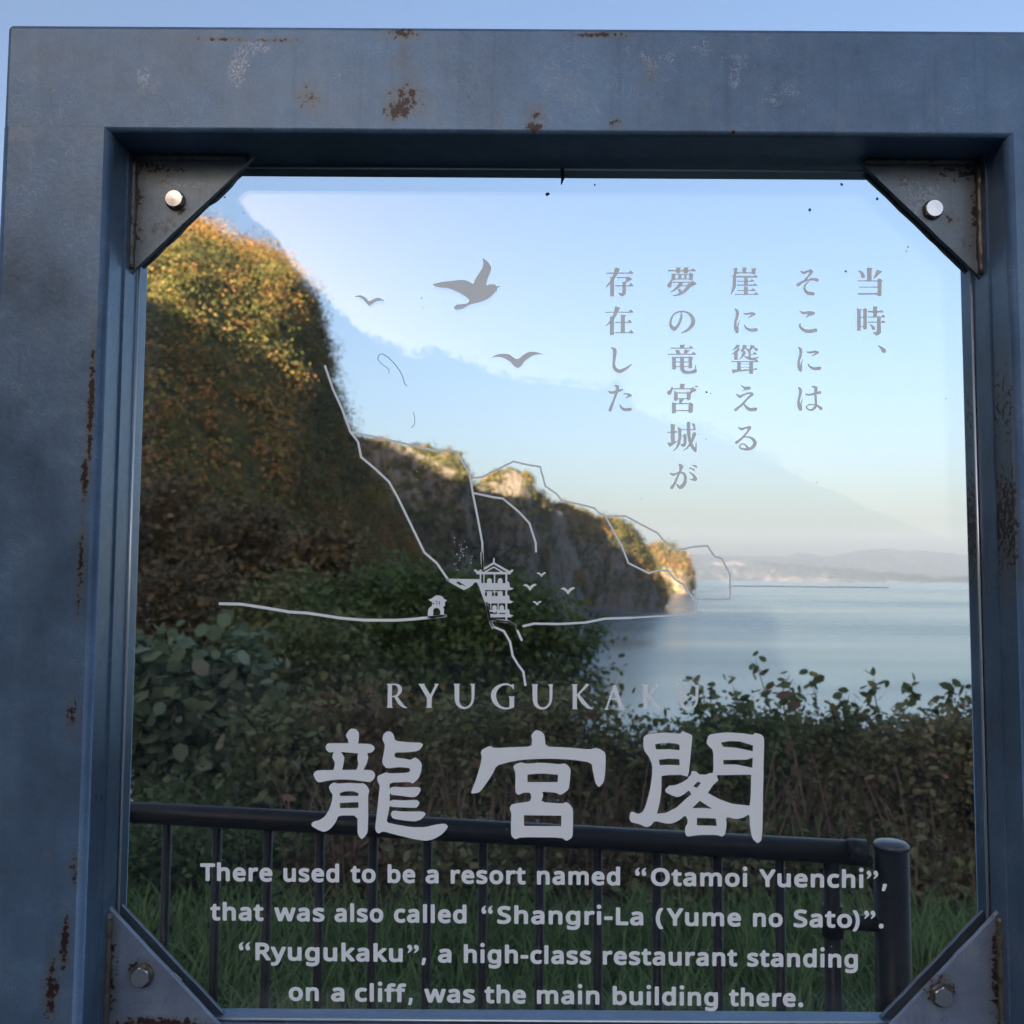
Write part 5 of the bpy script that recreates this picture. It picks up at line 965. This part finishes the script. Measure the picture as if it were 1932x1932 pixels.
# --- line drawing of the cliffs and shore, 1932/3000 crops of the photograph measured per piece
d = Draw(1.8); d.tf(1000, 1000, 1.932)
for w, pts in [(13, [(-92,140),(-48,270),(5,385),(50,510),(95,570),(112,655),(190,720),(270,795),(320,885),(470,1195),(540,1255),(605,1350)]), (12, [(60,515),(190,540),(430,595),(530,620),(650,622),(690,690),(725,745),(745,865),(770,990),(798,1140),(800,1295)]),
    (11, [(730,775),(800,768),(880,725),(975,680),(1060,700),(1125,710),(1155,820),(1220,865),(1245,900),(1360,925),(1435,945),(1455,970),(1500,990),(1610,990),(1700,1038),(1790,1085),(1835,1140),(1870,1170),(1890,1180),(1932,1178),(1982,1164),(2072,1157),(2110,1215),(2154,1232),(2200,1320),(2200,1460),(1990,1460)]),
    (12, [(755,860),(860,882),(915,890),(1005,965),(1065,1030),(1100,1140),(1102,1190)]), (11, [(1500,1000),(1590,1165),(1625,1255),(1740,1312),(1800,1295),(1850,1300),(1890,1350),(1940,1378),(1972,1430),(2012,1470),(2012,1530)]),
    (9, [(2210,1385),(2500,1388),(3098,1394)]), (13, [(1030,1612),(1090,1598),(1230,1600),(1380,1592),(1490,1570),(1640,1565)]), (10, [(1640,1565),(1932,1548),(2040,1532)]),
    (16, [(-687,1485),(-572,1487),(-432,1508),(-292,1532),(-192,1538),(0,1567),(130,1578),(300,1579),(400,1573),(500,1563),(590,1553)]), (14, [(845,1575),(945,1585),(985,1610),(1020,1690)]), (13, [(822,1480),(842,1580),(860,1615),(920,1640),(955,1700),(970,1780),(1000,1830),(1030,1870),(1042,1945)])]:
    d.S(*[(x, y, w) for x, y in pts])
d.build('line_drawing', pane)
# --- storeyed tower and its bridge
d = Draw(1.2); d.tf(1300, 1620, 8.78)
d.S((975,0,66),(985,200,64),(1005,390,66)); d.P((100,660),(350,668),(380,650),(400,668),(930,675),(930,830),(900,860),(855,760),(790,760),(740,830),(640,900),(520,955),(300,840),(60,700))
for pts in ([(330,765),(375,735),(545,850)], [(365,800),(410,840)]): d.S(*[(x, y, 22) for x, y in pts])
d.pr = d.pr[:-3]
d.P((315,770),(370,730),(560,845),(550,860),(470,815),(440,835),(400,820),(360,790), hole=True)
d.S((1290,150,40),(1288,250,44)); d.S((880,500,56),(1285,262,52)); d.S((1285,262,52),(1700,500,56)); d.S((1060,490,34),(1285,362,34)); d.S((1285,362,34),(1510,490,34))
d.Rc(850,488,1715,550); d.P((775,420),(830,425),(880,470),(890,550),(845,550),(830,505),(780,465)); d.P((1795,430),(1745,425),(1690,470),(1680,550),(1720,550),(1740,505),(1785,470))
d.Rc(925,545,965,950); d.Rc(1585,545,1635,1720); d.Rc(1020,545,1048,790); d.Rc(1290,545,1325,790)
for x in (1175, 1452): d.S((x, 712, 125), (x, 800, 125))
d.Rc(960,775,1680,812); d.Rc(960,812,1600,850); d.Rc(950,855,1690,955); d.P((1635,720),(1685,760),(1700,880),(1800,912),(1720,955),(1640,955))
d.S((930,830,60),(1000,1040,60),(1070,1230,60),(1130,1440,60),(1170,1640,60),(1200,1780,60),(1260,1920,60))
d.Rc(1000,955,1060,1110); d.Rc(1290,955,1320,1010); 
for x in (1175, 1450): d.S((x, 1040, 125), (x, 1120, 125))
d.Rc(1060,990,1520,1010); d.Rc(1295,1010,1320,1110); d.Rc(1040,1108,1680,1160); d.Rc(1060,1160,1600,1195); d.Rc(1060,1205,1690,1295); d.P((1635,1070),(1685,1110),(1700,1220),(1800,1252),(1720,1295),(1640,1295))
d.Rc(1200,1295,1225,1440); d.Rc(1385,1295,1415,1470)
for x in (1305, 1492): d.S((x, 1400, 115), (x, 1480, 115))
d.Rc(1160,1460,1680,1510); d.Rc(1370,1510,1420,1570); d.Rc(1160,1570,1690,1655); d.P((1635,1430),(1685,1470),(1700,1580),(1800,1612),(1720,1655),(1640,1655)); d.Rc(1420,1510,1600,1540)
d.S((1190,1700,52),(1400,1740,52),(1560,1765,52),(1680,1775,52),(1830,1870,54),(1890,1960,54))
d.build('tower_drawing', pane)
d = Draw(1.2); d.tf(1230, 1720, 19.32)
d.P((470,720),(640,660),(780,560),(890,500),(920,430),(960,490),(1080,470),(1230,510),(1320,590),(1370,680),(1550,740),(1480,800),(1420,860),(1420,1050),(1310,1140),(1370,1220),(1350,1600),(1500,1560),(1500,1660),(700,1780),(440,1760),(450,1450),(480,1260),(560,1150),(680,1060),(700,960),(680,830),(560,780))
d.P((740,1630),(760,1300),(810,1210),(950,1170),(1080,1220),(1150,1330),(1160,1440),(1140,1580), hole=True)
d.P((720,905),(840,905),(840,960),(720,960), hole=True); d.P((880,790),(1010,790),(1010,835),(880,835), hole=True); d.P((1080,800),(1125,800),(1125,990),(1080,990), hole=True); d.P((930,910),(1010,910),(1010,970),(930,970), hole=True)
d.build('gate_drawing', pane)
# --- birds
d = Draw(1.5); d.tf(1240, 730, 4.83)
d.PS((130,500),(160,488),(230,470),(300,458),(430,445),(560,430),(640,455),(705,492),(712,490),(730,430),(790,340),(840,260),(852,190),(835,125),(880,150),(930,195),(965,260),(950,330),(915,400),(890,500),(885,512),(960,492),(1015,500),(1045,530),(1070,515),(1090,520),(1050,550),(1030,600),(960,670),(880,722),(760,760),(660,782),(560,840),(490,858),(440,845),(435,820),(470,785),(540,780),(620,768),(650,745),(650,715),(600,670),(500,610),(390,565),(330,548),(250,545),(170,525))
d.build('bird_print', pane)
def gull(ox, oy, s, L):
    d = Draw(1.3); d.tf(ox, oy, s); d.PS(*L); d.build('bird_print', pane)
BIRD = [(945,1545),(1010,1505),(1080,1480),(1190,1480),(1250,1510),(1300,1552),(1355,1550),(1420,1490),(1500,1452),(1580,1450),(1715,1492),(1640,1485),(1560,1500),(1490,1540),(1430,1590),(1390,1650),(1340,1685),(1290,1660),(1230,1590),(1160,1550),(1090,1522),(1020,1522)]
gull(1240, 730, 4.83, BIRD)
gull(400, 600, 2.415, [(1535,648),(1580,638),(1620,655),(1645,685),(1665,672),(1710,655),(1762,680),(1710,678),(1680,692),(1648,718),(1622,690),(1590,655)])
for cx, cy_, w in [(1132,1318,58), (1067,1388,82), (1282,1408,86), (1108,1480,56)]:       # small ones over the sea, 1.932 scale
    k_ = w / 770.0; gull(1000, 1000, 1.932, [(cx + (x - 1330) * k_ * 1.0, cy_ + (y - 1565) * k_ * 1.25 ) for x, y in [(945,1520),(1080,1450),(1200,1475),(1330,1570),(1460,1475),(1580,1440),(1715,1480),(1600,1540),(1480,1600),(1340,1760),(1200,1600),(1090,1550)]])

# ------------------------------------------------------------------ haze over the bay
HAZE = True
if HAZE:
    m = bpy.data.materials.new('haze_air'); m.use_nodes = True; n = m.node_tree.nodes; n.remove(n['Principled BSDF'])
    pv = n.new('ShaderNodeVolumePrincipled'); pv.inputs['Color'].default_value = (.52, .70, 1, 1); pv.inputs['Density'].default_value = 0.6e-4; pv.inputs['Anisotropy'].default_value = .1
    m.node_tree.links.new(pv.outputs[0], n['Material Output'].inputs['Volume'])
    mb = MB(); mb.box((-9600, -1800, SEA - 6), (11200, 11500, 520)); hz = mb.obj('haze', m, kind='stuff'); hz['label'] = 'thin blue haze over the bay'
